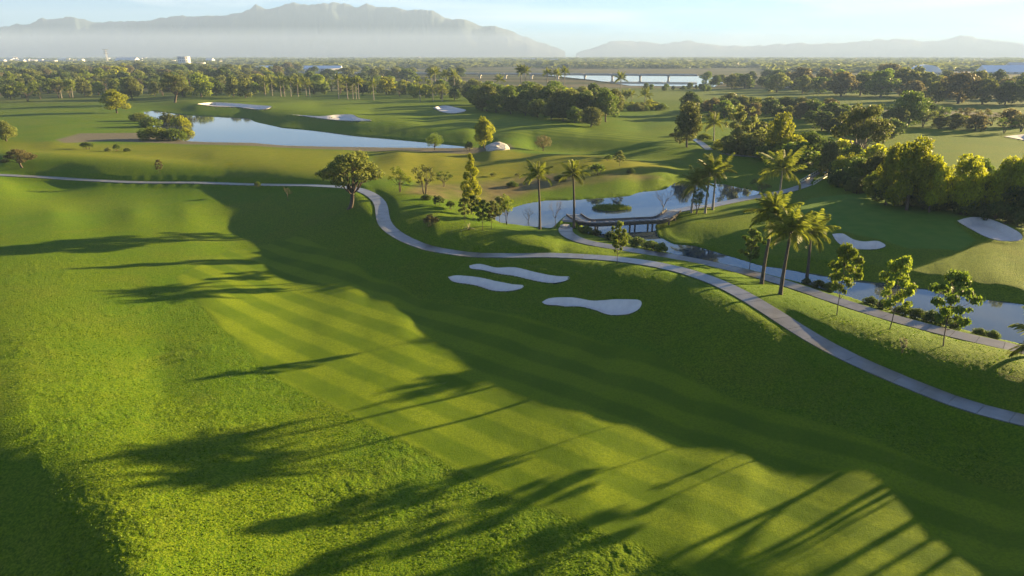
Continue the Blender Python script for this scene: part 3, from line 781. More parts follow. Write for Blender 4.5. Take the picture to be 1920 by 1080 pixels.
# ---- rough grass standing up near the drone
def tufts():
    g = np.random.default_rng(31); n = 210000
    r = 19 + 110 * g.random(n) ** 1.0; t = g.uniform(-.68, .68, n); x = r * np.sin(t); y = r * np.cos(t)
    clump = fbm(x / 2.2, y / 2.2, 3, 61) + .35 * (fbm(x / 9, y / 9, 3, 62) - .5)
    ok = (sdist(x, y, FAIRWAY, 8.0) < -.25) & (clump > .44) & (g.random(n) > smooth(45, 125, r))
    for nm, P, dep in bunk: ok &= sdist(x, y, P, 3.0) < -.1
    ok &= sdist(x, y, lake_w, 3.0) < -.4
    for k in 'AB': ok &= seg_dist(x, y, paths[k][::3, :2], False) > PW + .12
    x, y = x[ok], y[ok]; n = len(x); z = zg(x, y)
    a = g.uniform(0, math.pi, n); h = g.uniform(.03, .10, n); w = g.uniform(.03, .09, n); lx = g.normal(0, .05, n); ly = g.normal(0, .05, n)
    dx, dy = np.cos(a) * w, np.sin(a) * w
    V = np.stack([np.stack([x - dx, y - dy, z - .03], 1), np.stack([x + dx, y + dy, z - .03], 1), np.stack([x + dx * .5 + lx, y + dy * .5 + ly, z + h], 1), np.stack([x - dx * .6 + lx, y - dy * .6 + ly, z + h * .8], 1)], 1).reshape(-1, 3)
    me = make_mesh('rough_grass', V, np.arange(4 * n).reshape(n, 4), mats=(leaf_mat('rough_blades', (.055, .120, .005), (.15, .22, .010), .45),), attrs=dict(tone=np.repeat(g.random(n), 4)))
    link('rough_grass', me, kind='stuff', label='tufts of longer rough grass on the near slopes', category='grass')
tufts()

# ---- palms: trunk and every frond
def frond_mesh(var):
    g = np.random.default_rng(900 + var)
    n = 13; t = np.linspace(0, 1, n)
    droop = (.55, .95, 1.35, 1.7)[var % 4]
    ang = .35 - droop * t ** 1.3
    step = 1 / (n - 1); x_ = np.r_[0, np.cumsum(np.cos(ang[:-1]) * step)]; z_ = np.r_[0, np.cumsum(np.sin(ang[:-1]) * step)]
    P = np.stack([x_, np.zeros(n) + .03 * np.sin(t * 3 + var), z_], 1)
    acc = Acc(); acc.add(*tube(P, .011 * (1 - .8 * t), 4))
    V0, F0 = acc.get(); V, F, tone = [V0], [F0], [np.full(len(V0), .9)]; k = len(V0)
    for i in range(30):
        tt = .14 + .86 * i / 29; p = np.array([np.interp(tt, t, P[:, c]) for c in range(3)])
        L = .30 * math.sin(math.pi * min(1, .22 + .72 * tt)) ** .7 * g.uniform(.8, 1.1); wdt = .013
        for sgn in (-1, 1):
            dr = np.array([.55 + .3 * tt, sgn * .8, -.28 - .45 * g.random()]); dr /= np.linalg.norm(dr)
            m_ = p + dr * L * .55; e_ = p + dr * L + np.array([0, 0, -.22 * L])
            wv = np.array([wdt, 0, wdt * .3])
            V.append(np.array([p - wv, p + wv, m_ + wv * 1.2, m_ - wv * 1.2, e_ + wv * .2, e_ - wv * .2]))
            F.append(np.array([(k, k + 1, k + 2, k + 3), (k + 3, k + 2, k + 4, k + 5)])); k += 6
            tone.append(np.full(6, g.uniform(.2, 1)))
    return make_mesh('frond', np.vstack(V), np.vstack(F), mats=(LM['palm'],), attrs=dict(tone=np.concatenate(tone)))
FRONDS = [frond_mesh(i) for i in range(4)]
def palm_trunk(var):
    g = np.random.default_rng(77 + var); t = np.linspace(0, 1, 12); b_ = g.uniform(-.06, .06, 2)
    P = np.stack([b_[0] * t * t, b_[1] * t * t, t - .02], 1)
    r_ = .020 * (1.35 - .5 * t) + .010 * np.exp(-t * 14) + .0012 * (np.arange(12) % 2)
    V, F = tube(P, r_, 8); return make_mesh('palm_trunk', V, F, mats=(M_BARKP,), smooth_=True), (b_[0], b_[1])
PT = [palm_trunk(i) for i in range(4)]
M_COCO = simple('coconut_husk', (.16, .12, .04), .6, .2, 4)
def bm_ball(name, r, m):
    me = bpy.data.meshes.new(name)
    import bmesh
    bm = bmesh.new(); bmesh.ops.create_icosphere(bm, subdivisions=1, radius=r); bm.to_mesh(me); bm.free(); me.materials.append(m); return me
COCO = bm_ball('coconut', .14, M_COCO)
pc = [0]
def palm_at(x, y, z, h, spread, label, group=None, nfr=17, sink=.15, bark=None, nuts=False):
    """h: height of the crown's top; spread: crown width, metres"""
    pc[0] += 1; g = random.Random(pc[0] * 13)
    e = link('coconut_palm', None, loc=(x, y, z - sink)); add_props(e, label, 'palm tree', group); e.rotation_euler = (0, 0, g.uniform(0, 6.28))
    L = spread * .56; th_ = max(h - L * .62, h * .35)
    tm, (bx_, by_) = PT[pc[0] % 4]
    o = link('trunk', tm, parent=e); o.scale = (th_, th_, th_)
    wsc = max(.8, min(2.2, .19 / (.020 * th_))); o.scale = (th_ * wsc, th_ * wsc, th_)
    if bark: o.material_slots[0].link = 'OBJECT'; o.material_slots[0].material = bark
    tx, ty_ = bx_ * th_ * wsc, by_ * th_ * wsc
    for i in range(nfr):
        lev = (i + .5) / nfr
        pitch = R(82) - R(98) * lev ** 1.1 + g.uniform(-.12, .12)
        f = link('frond', FRONDS[min(3, int(lev * 3.2) if g.random() < .7 else int(lev * 4))], parent=e)
        f.location = (tx, ty_, th_ * .975); f.rotation_euler = (g.uniform(-.3, .3), -pitch + .2, i * 2.39996 + g.uniform(-.25, .25))
        q = L * g.uniform(.88, 1.12) * (.82 if lev < .15 else 1); f.scale = (q, q, q)
    if nuts:
        for i in range(5):
            a = i * 1.3; c = link('coconut', COCO, parent=e); c.location = (tx + .3 * math.cos(a), ty_ + .3 * math.sin(a), th_ * .95 - .15)
    return e
def palm(px, by, ty, w, label, group=None, **kw):
    x, y, z = spot(px, by); h, ww = px_size(x, y, z, ty, w); return palm_at(x, y, z, h, ww, label, group, **kw)

# ---- the trees one can point to
T = plant
T('spreading', 660, 390, 268, 128, 'olive', 'big spreading tree with leaning forked trunk beside the bend of the long cart path')
T('bare', 540, 377, 346, 24, 'olive', 'small leafless forked stump tree on the dark slope left of the big spreading tree')
T('wild', 483, 352, 338, 16, 'green', 'little green sprout of a bush on the far edge of the cart path')
T('tall', 884, 402, 279, 46, 'yellow', 'tall slender yellow-green tree rising above the small trees beside the lake')
g_ = 'young trees on the lake shore'
T('young', 872, 418, 366, 34, 'olive', 'young shore tree in front of the tall slender tree, leftmost of its cluster', g_)
T('young', 888, 413, 362, 34, 'dark', 'dark young shore tree just behind the gap of its cluster', g_)
T('young', 905, 432, 372, 42, 'green', 'young shore tree standing lowest on the slope, with the dark round crown', g_)
T('young', 922, 430, 374, 34, 'olive', 'young olive shore tree right of the lowest one, nearest the palm', g_)
T('young', 937, 418, 365, 36, 'olive', 'young tree at the water edge left of the bent leafless tree', g_)
T('sparse', 950, 421, 360, 34, 'lime', 'thin lime-topped tree at the left tip of the lake', g_)
T('bare', 990, 423, 388, 30, 'olive', 'bent leafless tree with blue-grey trunk standing at the lake edge')
T('bare', 1040, 427, 371, 30, 'olive', 'slim leafless tree between the two lone palms')
T('bare', 1243, 402, 352, 56, 'olive', 'wide leafless tree leaning over the lake behind the boardwalk')
T('bare', 1350, 377, 345, 22, 'olive', 'leafless little tree beside the palms on the lake path')
T('bare', 1400, 369, 346, 20, 'olive', 'small leafless tree on the lake bank left of the railed bridge')
T('wild', 806, 424, 399, 38, 'brown', 'brown flowering shrub on the shaded slope above the cart path')
g_ = 'dark shrubs on the bank above the cart path'
T('shrub', 799, 374, 361, 22, 'dark', 'dark low shrub, leftmost of the clump above the cart path', g_)
T('wild', 822, 386, 363, 36, 'dark', 'middle and largest dark shrub of the clump above the cart path', g_)
T('wild', 844, 392, 374, 26, 'dark', 'feathery dark shrub at the right end of the clump above the path', g_)
g_ = 'sparse trees on the dry mound'
T('sparse', 750, 360, 306, 50, 'lime', 'sparse light-leaved tree just right of the big spreading tree', g_)
T('sparse', 797, 364, 305, 64, 'olive', 'wide sparse grey-green tree on the dry mound', g_)
T('sparse', 832, 350, 318, 38, 'green', 'smaller sparse tree right of the wide grey-green one', g_)
g_ = 'little shrubs on the dry mound'
T('wild', 925, 331, 322, 18, 'olive', 'tiny round shrub right of the tall slender tree', g_)
T('wild', 970, 331, 323, 16, 'olive', 'tiny dark shrub left of the first lone palm', g_)
T('shrub', 960, 350, 336, 24, 'dark', 'dark green shrub in the brown hollow left of the first lone palm', g_)
T('shrub', 1050, 338, 323, 26, 'dark', 'dark green shrub between the crowns of the two lone palms', g_)
T('wild', 1120, 328, 303, 42, 'green', 'upright green shrub on the lit mound right of the second lone palm', g_)
T('shrub', 1183, 325, 312, 20, 'dark', 'small dark shrub on the right shoulder of the lit mound', g_)
T('young', 1161, 312, 281, 30, 'olive', 'little flat-topped tree on the crest of the lit mound', g_)
T('wild', 1140, 301, 288, 22, 'green', 'bush half hidden behind the crest of the lit mound', g_)
T('ball', 1018, 283, 253, 38, 'brown', 'round brown twiggy tree in the dark swale')
T('ball', 815, 281, 249, 36, 'green', 'round grey-green tree at the near edge of the blue pond')
T('dense', 908, 278, 215, 48, 'yellow', 'upright sunlit tree at the right end of the blue pond')
T('wild', 880, 283, 262, 24, 'olive', 'bush at the foot of the upright tree by the pond')
# left
T('dense', 12, 265, 224, 48, 'olive', 'round bushy tree cut by the left picture edge on the lit slope')
T('spreading', 40, 314, 276, 62, 'brown', 'low spreading brown-leaved tree with leaning trunk at the left edge')
T('young', 300, 326, 297, 20, 'brown', 'lone little tree on the ridge above the far cart path')
g_ = 'low shrubs along the ridge at the left'
T('wild', 164, 280, 264, 32, 'dark', 'largest low shrub on the left ridge', g_)
T('shrub', 203, 284, 274, 14, 'olive', 'small pale shrub left of the paired ridge shrubs', g_)
T('wild', 219, 283, 268, 20, 'dark', 'middle dark shrub of the ridge trio', g_)
T('shrub', 238, 284, 275, 14, 'dark', 'smallest shrub at the right end of the ridge trio', g_)
T('dense', 220, 212, 166, 58, 'yellow', 'sunlit yellow-green tree at the left end of the pond')
T('dense', 248, 186, 142, 44, 'olive', 'taller olive tree behind the sunlit one at the pond end')
T('spreading', 331, 192, 132, 66, 'olive', 'old broad tree with thick trunk alone on the lit far fairway')
g_ = 'bushes at the left end of the pond'
T('shrub', 263, 227, 206, 44, 'lime', 'lime bush farthest left in the pond thicket', g_)
T('shrub', 282, 238, 214, 52, 'green', 'green bush in the middle of the pond thicket', g_)
T('shrub', 316, 236, 206, 46, 'olive', 'brownish bush at the back of the pond thicket', g_)
T('shrub', 340, 240, 210, 40, 'yellow', 'golden bush at the top right of the pond thicket', g_)
T('shrub', 290, 262, 228, 62, 'lime', 'widest lime bush at the front of the pond thicket', g_)
T('shrub', 328, 263, 236, 54, 'green', 'front green bush right of the widest lime one', g_)
T('shrub', 350, 258, 236, 34, 'yellow', 'golden bush poking into the blue pond', g_)
# palms by the lake and the green
palm(1012, 430, 304, 58, 'first lone palm on the lake shore, left of the leafless tree', 'palms round the lake', nuts=True, bark=M_BARK)
palm(1076, 427, 302, 54, 'second lone palm standing beside the loop of the second cart path', 'palms round the lake', nuts=True, bark=M_BARK)
palm(1296, 398, 322, 64, 'dark bushy palm nearest the leafless tree behind the boardwalk', 'palms round the lake')
palm(1322, 400, 300, 58, 'middle palm of the dark trio on the lake path', 'palms round the lake')
palm(1336, 393, 292, 74, 'golden palm of the lake path trio with drooping fronds', 'palms round the lake')
palm(1460, 377, 283, 92, 'golden palm with wide fronds left of the railed bridge', 'palms round the lake')
T('sparse', 1306, 402, 350, 46, 'dark', 'dark sparse tree under the lake path palms')
T('sparse', 1425, 362, 330, 50, 'dark', 'grey twiggy thicket tree at the far end of the lake')
g_ = 'tall palms between the two cart paths'
palm(1428, 532, 366, 92, 'tallest palm between the cart paths, leftmost of three', g_, nfr=26, nuts=True, bark=M_BARK)
palm(1463, 552, 394, 96, 'middle golden palm of the three between the cart paths', g_, nfr=26, nuts=True, bark=M_BARK)
palm(1512, 527, 402, 82, 'rightmost palm of the three, its base behind the shrubs', g_, nfr=26, nuts=True, bark=M_BARK)
T('young', 1405, 505, 425, 52, 'green', 'leafy young tree half hidden left of the tallest palm')
g_ = 'young trees along the second cart path'
T('young', 1157, 497, 411, 40, 'lime', 'small young tree alone on the grass between the paths, near the boardwalk', g_)
T('young', 1569, 591, 450, 74, 'lime', 'slim young tree just right of the palms', g_)
T('young', 1668, 617, 473, 84, 'lime', 'bright young tree in the middle of the row by the stream', g_)
T('young', 1769, 649, 498, 106, 'green', 'widest young tree, nearest the right edge, with leaning crown', g_)
T('sparse', 1691, 662, 630, 24, 'pale', 'pale sapling on the dark slope between the paths')
# bank hedges
g_ = 'dark shrubs on the stream bank'
for i, (a, b_, c, w) in enumerate([(1098,437,418,34),(1117,442,425,28),(1145,450,428,34),(1170,456,432,36),(1195,462,438,38),(1220,468,444,38),(1240,474,450,28),
        (1512,533,517,24),(1535,540,519,30),(1556,546,522,30),(1632,571,551,36),(1655,580,556,34),(1692,590,566,38),(1718,597,570,38),(1745,605,575,38),(1770,612,583,36),(1792,617,594,26),(1838,628,611,32),(1862,633,615,28)]):
    lab = ['hedge shrub at the left end, against the trunk of the second lone palm', 'second hedge shrub from the left below the boardwalk', 'hedge shrub under the left boardwalk posts', 'hedge shrub behind the small lone young tree',
           'hedge shrub right of the small lone young tree', 'hedge shrub below the right boardwalk post', 'last hedge shrub at the tip of the stream', 'small bank shrub at the foot of the rightmost palm', 'dark bank shrub between palm and slim young tree',
           'bank shrub touching the slim young tree trunk', 'bank shrub left of the bright young tree', 'bank shrub behind the trunk of the bright young tree', 'first bank shrub right of the bright young tree', 'second bank shrub right of the bright young tree',
           'third bank shrub right of the bright young tree', 'bank shrub just left of the widest young tree trunk', 'bank shrub just right of the widest young tree trunk', 'left one of two low shrubs standing by the water at the right edge', 'right one of two low shrubs standing by the water at the right edge'][i]
    T('shrub', a, b_, c, w, 'dark' if i % 3 else 'green', lab, g_)
x_, y_, z_ = spot(1972, 706)
palm_at(x_, y_, z_, 6.6, 8.2, 'palm beyond the right edge, only its frond tips in view over the stream', nfr=18)
# trees right of the long ridge, out of frame; their trunks throw the long parallel shadows on the fairway
for i, (a, b_) in enumerate([(1532,912),(1612,940),(1732,968),(1807,979),(1871,990),(1960,1010)]):
    x_, y_ = at_z(a, b_, 0); Lx = 42 + 3 * (i % 2)
    X_, Y_ = float(x_) + Lx * math.sin(SUN_AZ), float(y_) + Lx * math.cos(SUN_AZ)
    palm_at(X_, Y_, float(zg(X_, Y_)[0]), 17.5 + (i % 3), 7.5, 'tall palm out of frame throwing the %s long trunk shadow at the lower right' % ['first', 'second', 'third', 'fourth', 'fifth', 'sixth'][i], 'palms beyond the right edge')
# far right of the middle ground
T('dense', 1288, 276, 186, 66, 'olive', 'tall dense tree with visible trunk by the end of the far cart path')
palm(1338, 264, 214, 44, 'dark palm between the tall dense tree and the grey feathery tree')
T('sparse', 1382, 287, 186, 78, 'olive', 'grey-green feathery tree behind the small far bridge')
T('tall', 1382, 288, 190, 60, 'olive', 'taller core of leaves within the feathery tree by the far bridge')
T('dense', 1458, 300, 206, 56, 'yellow', 'brilliant yellow tree towering above the golden palm')
T('dense', 1521, 298, 244, 58, 'green', 'round half-lit tree right of the brilliant yellow one')
T('spreading', 1606, 318, 176, 116, 'olive', 'huge feathery tree with pale trunk over the right woodland', bark=M_BARKP)
g_ = 'bushes beside the small far bridge'
for i, (a, b_, c, w, tn) in enumerate([(1350,280,257,36,'yellow'),(1368,287,264,34,'lime'),(1392,288,262,34,'olive'),(1410,290,258,36,'dark'),(1436,296,262,38,'dark'),(1320,262,246,30,'lime'),(1262,256,246,20,'olive')]):
    T('shrub', a, b_, c, w, tn, ['yellow bush just right of the path fork', 'lime bush hanging over the small far bridge', 'olive bush behind the right end of the far bridge', 'dark bush under the feathery tree', 'dark bush between feathery and yellow tree', 'lime bush above the path fork', 'small bush on the lit rim by the tall dense tree'][i], g_)
g_ = 'woodland on the right of the green'
RW = [(1550,330,262,46,'olive'),(1575,338,290,50,'yellow'),(1605,352,292,60,'green'),(1640,356,282,60,'olive'),(1662,384,262,62,'yellow'),(1700,394,249,106,'yellow'),(1640,374,318,56,'lime'),(1742,398,288,66,'yellow'),
      (1690,380,306,84,'dark'),(1750,386,312,78,'dark'),(1800,402,284,76,'yellow'),(1832,378,296,50,'green'),(1795,398,330,66,'dark'),(1848,402,318,84,'dark'),(1870,408,288,76,'yellow'),(1905,412,282,74,'yellow'),
      (1895,414,338,76,'dark'),(1945,420,300,90,'dark'),(1730,392,340,60,'olive'),(1660,384,340,54,'dark'),(1600,362,330,44,'olive'),(1960,380,280,80,'green')]
WL = ['slim olive tree behind the railed bridge', 'sunlit tree at the left end of the right woodland', 'green tree above the railed bridge', 'olive tree left of the big lit dome', 'yellow tree behind the left side of the big lit dome', 'biggest dome-shaped tree with a bright yellow rim',
      'lime low tree at the front left of the right woodland', 'yellow tree on the right flank of the big dome', 'dark tree in front of the big lit dome', 'dark tree right below the big lit dome', 'sunlit rounded tree left of the pair at the right edge', 'small green tree filling the gap before the last lit pair',
      'dark tree standing on the green edge above the oval bunker', 'wide dark tree below the lit pair at the right', 'left one of the lit pair of trees near the right edge', 'right one of the lit pair of trees near the right edge', 'dark tree in the lower right corner of the woodland',
      'tree cut by the right picture edge', 'low olive tree with twiggy front under the dome', 'dark low tree right of the lime one', 'low olive tree right of the railed bridge', 'tree just outside the right edge behind the lit pair']
for (a, b_, c, w, tn), lb in zip(RW, WL): T('dense', a, b_, c, w, tn, lb, g_)

# ---- belts of trees farther off: every one a tree of its own
KINDS = dict(olive='olive', green='green', yellow='sunlit yellow-green', lime='lime green', dark='dark green', brown='brownish')
TONES = list(LM); STUFF = dict(V=[], F=[], T=[], M=[], n=0)
def belt(pts, n, ratio, wr, tones, where, group, kinds=('belt',), seed=0, sep=.6, stuff=False):
    """pts: polygon of base points in the survey photo"""
    g = np.random.default_rng(seed); P = np.array(pts, float); got = []; tries = 0
    while len(got) < n and tries < n * 60:
        tries += 1; a = g.uniform(P[:, 0].min(), P[:, 0].max()); b_ = g.uniform(P[:, 1].min(), P[:, 1].max())
        if not inside(np.array([a]), np.array([b_]), P)[0]: continue
        hp = (b_ - 98) * g.uniform(*ratio); wp = hp * g.uniform(*wr)
        if any(abs(a - q[0]) < sep * .5 * (wp + q[3]) * .9 and abs(b_ - q[1]) < hp * .18 for q in got): continue
        got.append((a, b_, hp, wp, tones[g.integers(len(tones))], kinds[g.integers(len(kinds))]))
    got.sort()
    if stuff:
        for a, b_, hp, wp, tn, kd in got:
            x, y, z = spot(a, b_); h, w = px_size(x, y, z, b_ - hp, wp); cnt['s'] = cnt.get('s', 0) + 1
            for me_, mi in zip(template('belt', cnt['s'] % 6), (0, 1 + TONES.index(tn))):
                V = np.empty(len(me_.vertices) * 3, np.float32); me_.vertices.foreach_get('co', V); V = V.reshape(-1, 3)
                F = np.empty(len(me_.loops), np.int32); me_.loops.foreach_get('vertex_index', F); F = F.reshape(-1, 4)
                tv = np.zeros(len(V), np.float32)
                if mi: me_.attributes['tone'].data.foreach_get('value', tv)
                q = cnt['s'] * 1.7; c_, s_ = math.cos(q), math.sin(q); V = V @ np.array([[c_, s_, 0], [-s_, c_, 0], [0, 0, 1]])
                STUFF['V'].append(V * (w, w, h) + (x, y, z - .1)); STUFF['F'].append(F + STUFF['n']); STUFF['n'] += len(V); STUFF['T'].append(tv); STUFF['M'].append(np.full(len(F), mi))
        return
    aa = np.array([q[0] for q in got]); lo_, hi_ = aa.min(), aa.max() + 1; mh = np.median([q[2] / (q[1] - 98) for q in got]); mw = np.median([q[3] / q[2] for q in got])
    labs = []
    for a, b_, hp, wp, tn, kd in got:
        pos = ('leftmost part', 'left part', 'middle part', 'right part', 'rightmost part')[int(5 * (a - lo_) / (hi_ - lo_))]
        size = ('tall' if hp / (b_ - 98) > mh else 'low') + ' ' + ('wide' if wp / hp > mw else 'narrow')
        labs.append([' '.join([size, KINDS[tn].replace('sunlit ', ''), where + ',', pos]), 'sparse' if kd == 'sparse' else 'bushy'])
    seen = {}
    for i, l_ in enumerate(labs): seen.setdefault(l_[0] + l_[1], []).append(i)
    for ids in seen.values():
        if 2 <= len(ids) <= 4:
            ids.sort(key=lambda i: -got[i][1])
            for i, wd in zip(ids, {2: ('nearest', 'farthest'), 3: ('nearest', 'middle', 'farthest'), 4: ('nearest', 'nearer', 'farther', 'farthest')}[len(ids)]): labs[i][1] = wd
    for (a, b_, hp, wp, tn, kd), l_ in zip(got, labs): T(kd, a, b_, b_ - hp, wp, tn, l_[1] + ' ' + l_[0], group)
belt([(-20,188),(60,192),(110,186),(300,180),(480,184),(480,168),(250,160),(-20,165)], 95, (.36,.6), (.8,1.25), ['olive','green','dark','olive','lime'], 'tree in front of the far left wood', 'trees of the far left woodland front', ('belt','belt','sparse'), 1)
belt([(-20,165),(480,168),(560,150),(560,136),(-20,138)], 95, (.4,.62), (1.0,1.7), ['olive','green','dark','brown','yellow','olive'], 'tree behind the far left wood', 'trees of the far left woodland back', ('belt',), 2, stuff=True)
belt([(470,176),(700,180),(900,190),(900,176),(700,164),(480,160)], 60, (.28,.5), (.9,1.4), ['olive','lime','yellow','green','dark'], 'tree behind the far palm row', 'trees behind the far palms', ('belt','belt','sparse'), 3)
belt([(560,156),(880,150),(880,138),(560,140)], 34, (.3,.5), (1.1,1.8), ['green','dark','olive'], 'tree before the viaduct', 'trees before the viaduct', ('belt',), 4, stuff=True)
g_ = 'olive bushes at the rim of the far fairway'
for i, (a, b_, c, w) in enumerate([(905,207,172,44),(930,211,178,44),(958,214,178,42),(985,217,184,44),(1008,220,184,44),(1034,224,190,46),(1056,227,196,40),(1078,231,198,44),(1108,237,199,54)]):
    T('dense', a, b_, c, w, ['olive', 'green', 'olive'][i % 3], ('%s bushy tree from the left in the row along the rim of the far fairway' % ['first', 'second', 'third', 'fourth', 'fifth', 'sixth', 'seventh', 'eighth'][i]) if i < 8 else 'last and roundest bushy tree at the right end of the rim row', g_)
g_ = 'yellow-green trees behind the rim row'
for i, (a, b_, c, w, tn) in enumerate([(890,196,156,46,'dark'),(925,196,157,44,'olive'),(955,198,155,40,'yellow'),(978,200,154,46,'yellow'),(1006,203,158,42,'lime'),(1035,205,162,60,'dark'),(1048,198,155,44,'yellow'),(1072,206,160,56,'yellow'),(1110,206,150,62,'dark'),(1098,213,172,60,'dark'),(1130,205,170,40,'yellow'),(1152,205,178,40,'olive')]):
    T('belt', a, b_, c, w, tn, ['dark tree at the left end behind the rim row', 'olive tree behind the rim row, second from its left end', 'yellow tree under the pair of tall dark palms', 'bright yellow tree right under the palm pair', 'lime tree left of the palm trio', 'dark wide tree in the shade below the palm trio',
        'yellow tree in front of the palm trio', 'broad brilliant yellow tree right of the palm trio', 'domed dark tree against the riverbed', 'dark tree below the domed one', 'yellow tree left of the low palm group', 'olive bush left of the low palm group'][i], g_)
g_ = 'tall palms against the riverbed'
for a, b_, c, w, lb in [(810,178,128,22,'leftmost tall palm seen against the riverbed'),(817,180,127,24,'tall palm next to the leftmost, seen against the riverbed'),(836,178,132,22,'third palm from the left against the riverbed'),(853,178,131,24,'fourth palm from the left against the riverbed'),
        (938,180,140,24,'short palm alone against the sand of the riverbed'),(976,184,122,26,'left palm of the tall close pair'),(985,184,123,26,'right palm of the tall close pair'),(1025,184,127,22,'left palm of the riverbed trio'),(1040,184,128,24,'middle palm of the riverbed trio'),(1058,182,125,22,'right palm of the riverbed trio'),
        (1162,188,136,28,'lone palm right of the domed dark tree'),(1172,199,170,22,'left palm of the low group on the far fairway'),(1184,199,169,22,'middle palm of the low group on the far fairway'),(1208,200,167,28,'right palm of the low group on the far fairway')]:
    palm(a, b_, c, w, lb, g_, nfr=14)
g_ = 'row of palms with pale trunks on the far fairway'
o_ = ['first','second','third','fourth','fifth','sixth','seventh','eighth','ninth','tenth','eleventh','twelfth','thirteenth','fourteenth','fifteenth','sixteenth','seventeenth']
for i, (a, b_, c) in enumerate([(498,180,143),(511,180,146),(527,181,141),(534,181,146),(546,181,143),(559,181,148),(575,182,144),(581,182,150),(635,185,138),(652,186,142),(662,186,145),(668,186,143),(673,186,146),(701,188,148),(788,191,158),(812,190,160),(830,190,158)]):
    palm(a, b_, c, 22, '%s palm from the left in the pale-trunked row at the back of the far fairway' % o_[i], g_, nfr=13)
for a, b_, c, w, lb in [(116,184,148,22,'left palm of the pale-trunked pair under the far left woodland'),(137,184,150,22,'right palm of the pale-trunked pair under the far left woodland')]: palm(a, b_, c, w, lb, 'palms under the left woodland', nfr=13)
g_ = 'round trees on the far right fairways'
for i, (a, b_, c, w, tn, lb) in enumerate([(1293,214,170,48,'dark','dark round tree behind the tall dense tree'),(1325,208,184,34,'olive','olive tree right of the dark round one'),(1352,208,184,38,'dark','dark spiky tree left of the broad olive one'),(1390,208,178,46,'olive','broad olive tree in the middle of the far row'),(1416,210,180,40,'yellow','yellowish tree right of the broad olive one'),
        (1436,208,188,36,'brown','brownish thin tree in the gap of the far row'),(1472,212,180,52,'dark','dark-topped tree above the yellow tree'),(1505,215,190,42,'olive','olive tree in the right half of the far row'),(1530,217,194,40,'yellow','sunlit tree near the right end of the far row'),(1556,222,180,44,'brown','brownish tree beside the huge feathery tree'),(1702,236,167,72,'green','big half-lit dome tree standing on the far lawn')]):
    T('dense' if w > 44 else 'belt', a, b_, c, w, tn, lb, g_)
belt([(1655,232),(1930,256),(1930,236),(1720,224),(1660,222)], 30, (.2,.34), (1.1,1.8), ['olive','brown','green','dark'], 'tree behind the far right lawn', 'low wood behind the far right lawn', ('belt','sparse'), 6)
belt([(1440,172),(1930,205),(1930,170),(1700,158),(1440,158)], 40, (.45,.75), (1.0,1.5), ['olive','brown','green','dark'], 'tree in the hazy far right belt', 'tall hazy belt at the far right', ('belt',), 7)
belt([(1320,166),(1560,172),(1560,150),(1320,152)], 24, (.3,.5), (1.1,1.8), ['olive','dark','green'], 'hazy tree right of the riverbed', 'hazy trees right of the riverbed', ('belt',), 8)
belt([(1210,170),(1330,172),(1330,166),(1210,166)], 11, (.13,.2), (.9,1.5), ['dark','green'], 'tree on the river bank', 'small trees on the river bank', ('belt',), 9)

belt([(885,206),(1140,232),(1150,212),(1000,196),(885,192)], 26, (.38,.52), (.9,1.2), ['olive','dark','green'], 'tree in the central wood', 'trees filling the central wood', ('dense',), 12, .4)
belt([(1395,300),(1450,318),(1560,338),(1650,356),(1640,318),(1540,288),(1420,262)], 22, (.16,.34), (1.0,1.7), ['olive','green','dark','yellow'], 'tree in the thicket between bridges', 'thicket between the bridges', ('belt','shrub'), 21, .4)
belt([(1540,248),(1680,262),(1700,238),(1540,216)], 14, (.2,.36), (1.0,1.6), ['olive','dark','green'], 'tree behind the huge feathery tree', 'trees behind the huge feathery tree', ('belt',), 22, .5)
belt([(1290,222),(1560,232),(1560,208),(1300,202)], 24, (.2,.33), (1.0,1.6), ['olive','dark','green','brown'], 'tree in the far right row', 'low trees of the far right row', ('belt',), 23, .45)
belt([(1130,212),(1250,206),(1250,198),(1130,198)], 14, (.12,.2), (1.2,2.0), ['olive','green','yellow'], 'low bush around the small palm group', 'bushes around the small palm group', ('shrub',), 24, .4)
link('distant_trees', make_mesh('distant_trees', np.vstack(STUFF['V']), np.vstack(STUFF['F']), mats=[M_BARK] + [LM[k_] for k_ in TONES], attrs=dict(tone=np.concatenate(STUFF['T'])), mat_idx=np.concatenate(STUFF['M'])), kind='stuff', label='mass of smaller trees behind the far left woodland and before the viaduct', category='woodland')
belt([(1555,345),(1600,362),(1700,388),(1800,402),(1925,430),(1925,412),(1800,388),(1680,372),(1570,335)], 30, (.09,.16), (1.0,1.8), ['dark','green','dark','olive'], 'undergrowth bush at the rim of the green', 'undergrowth bushes behind the green', ('shrub','wild'), 25, .4)
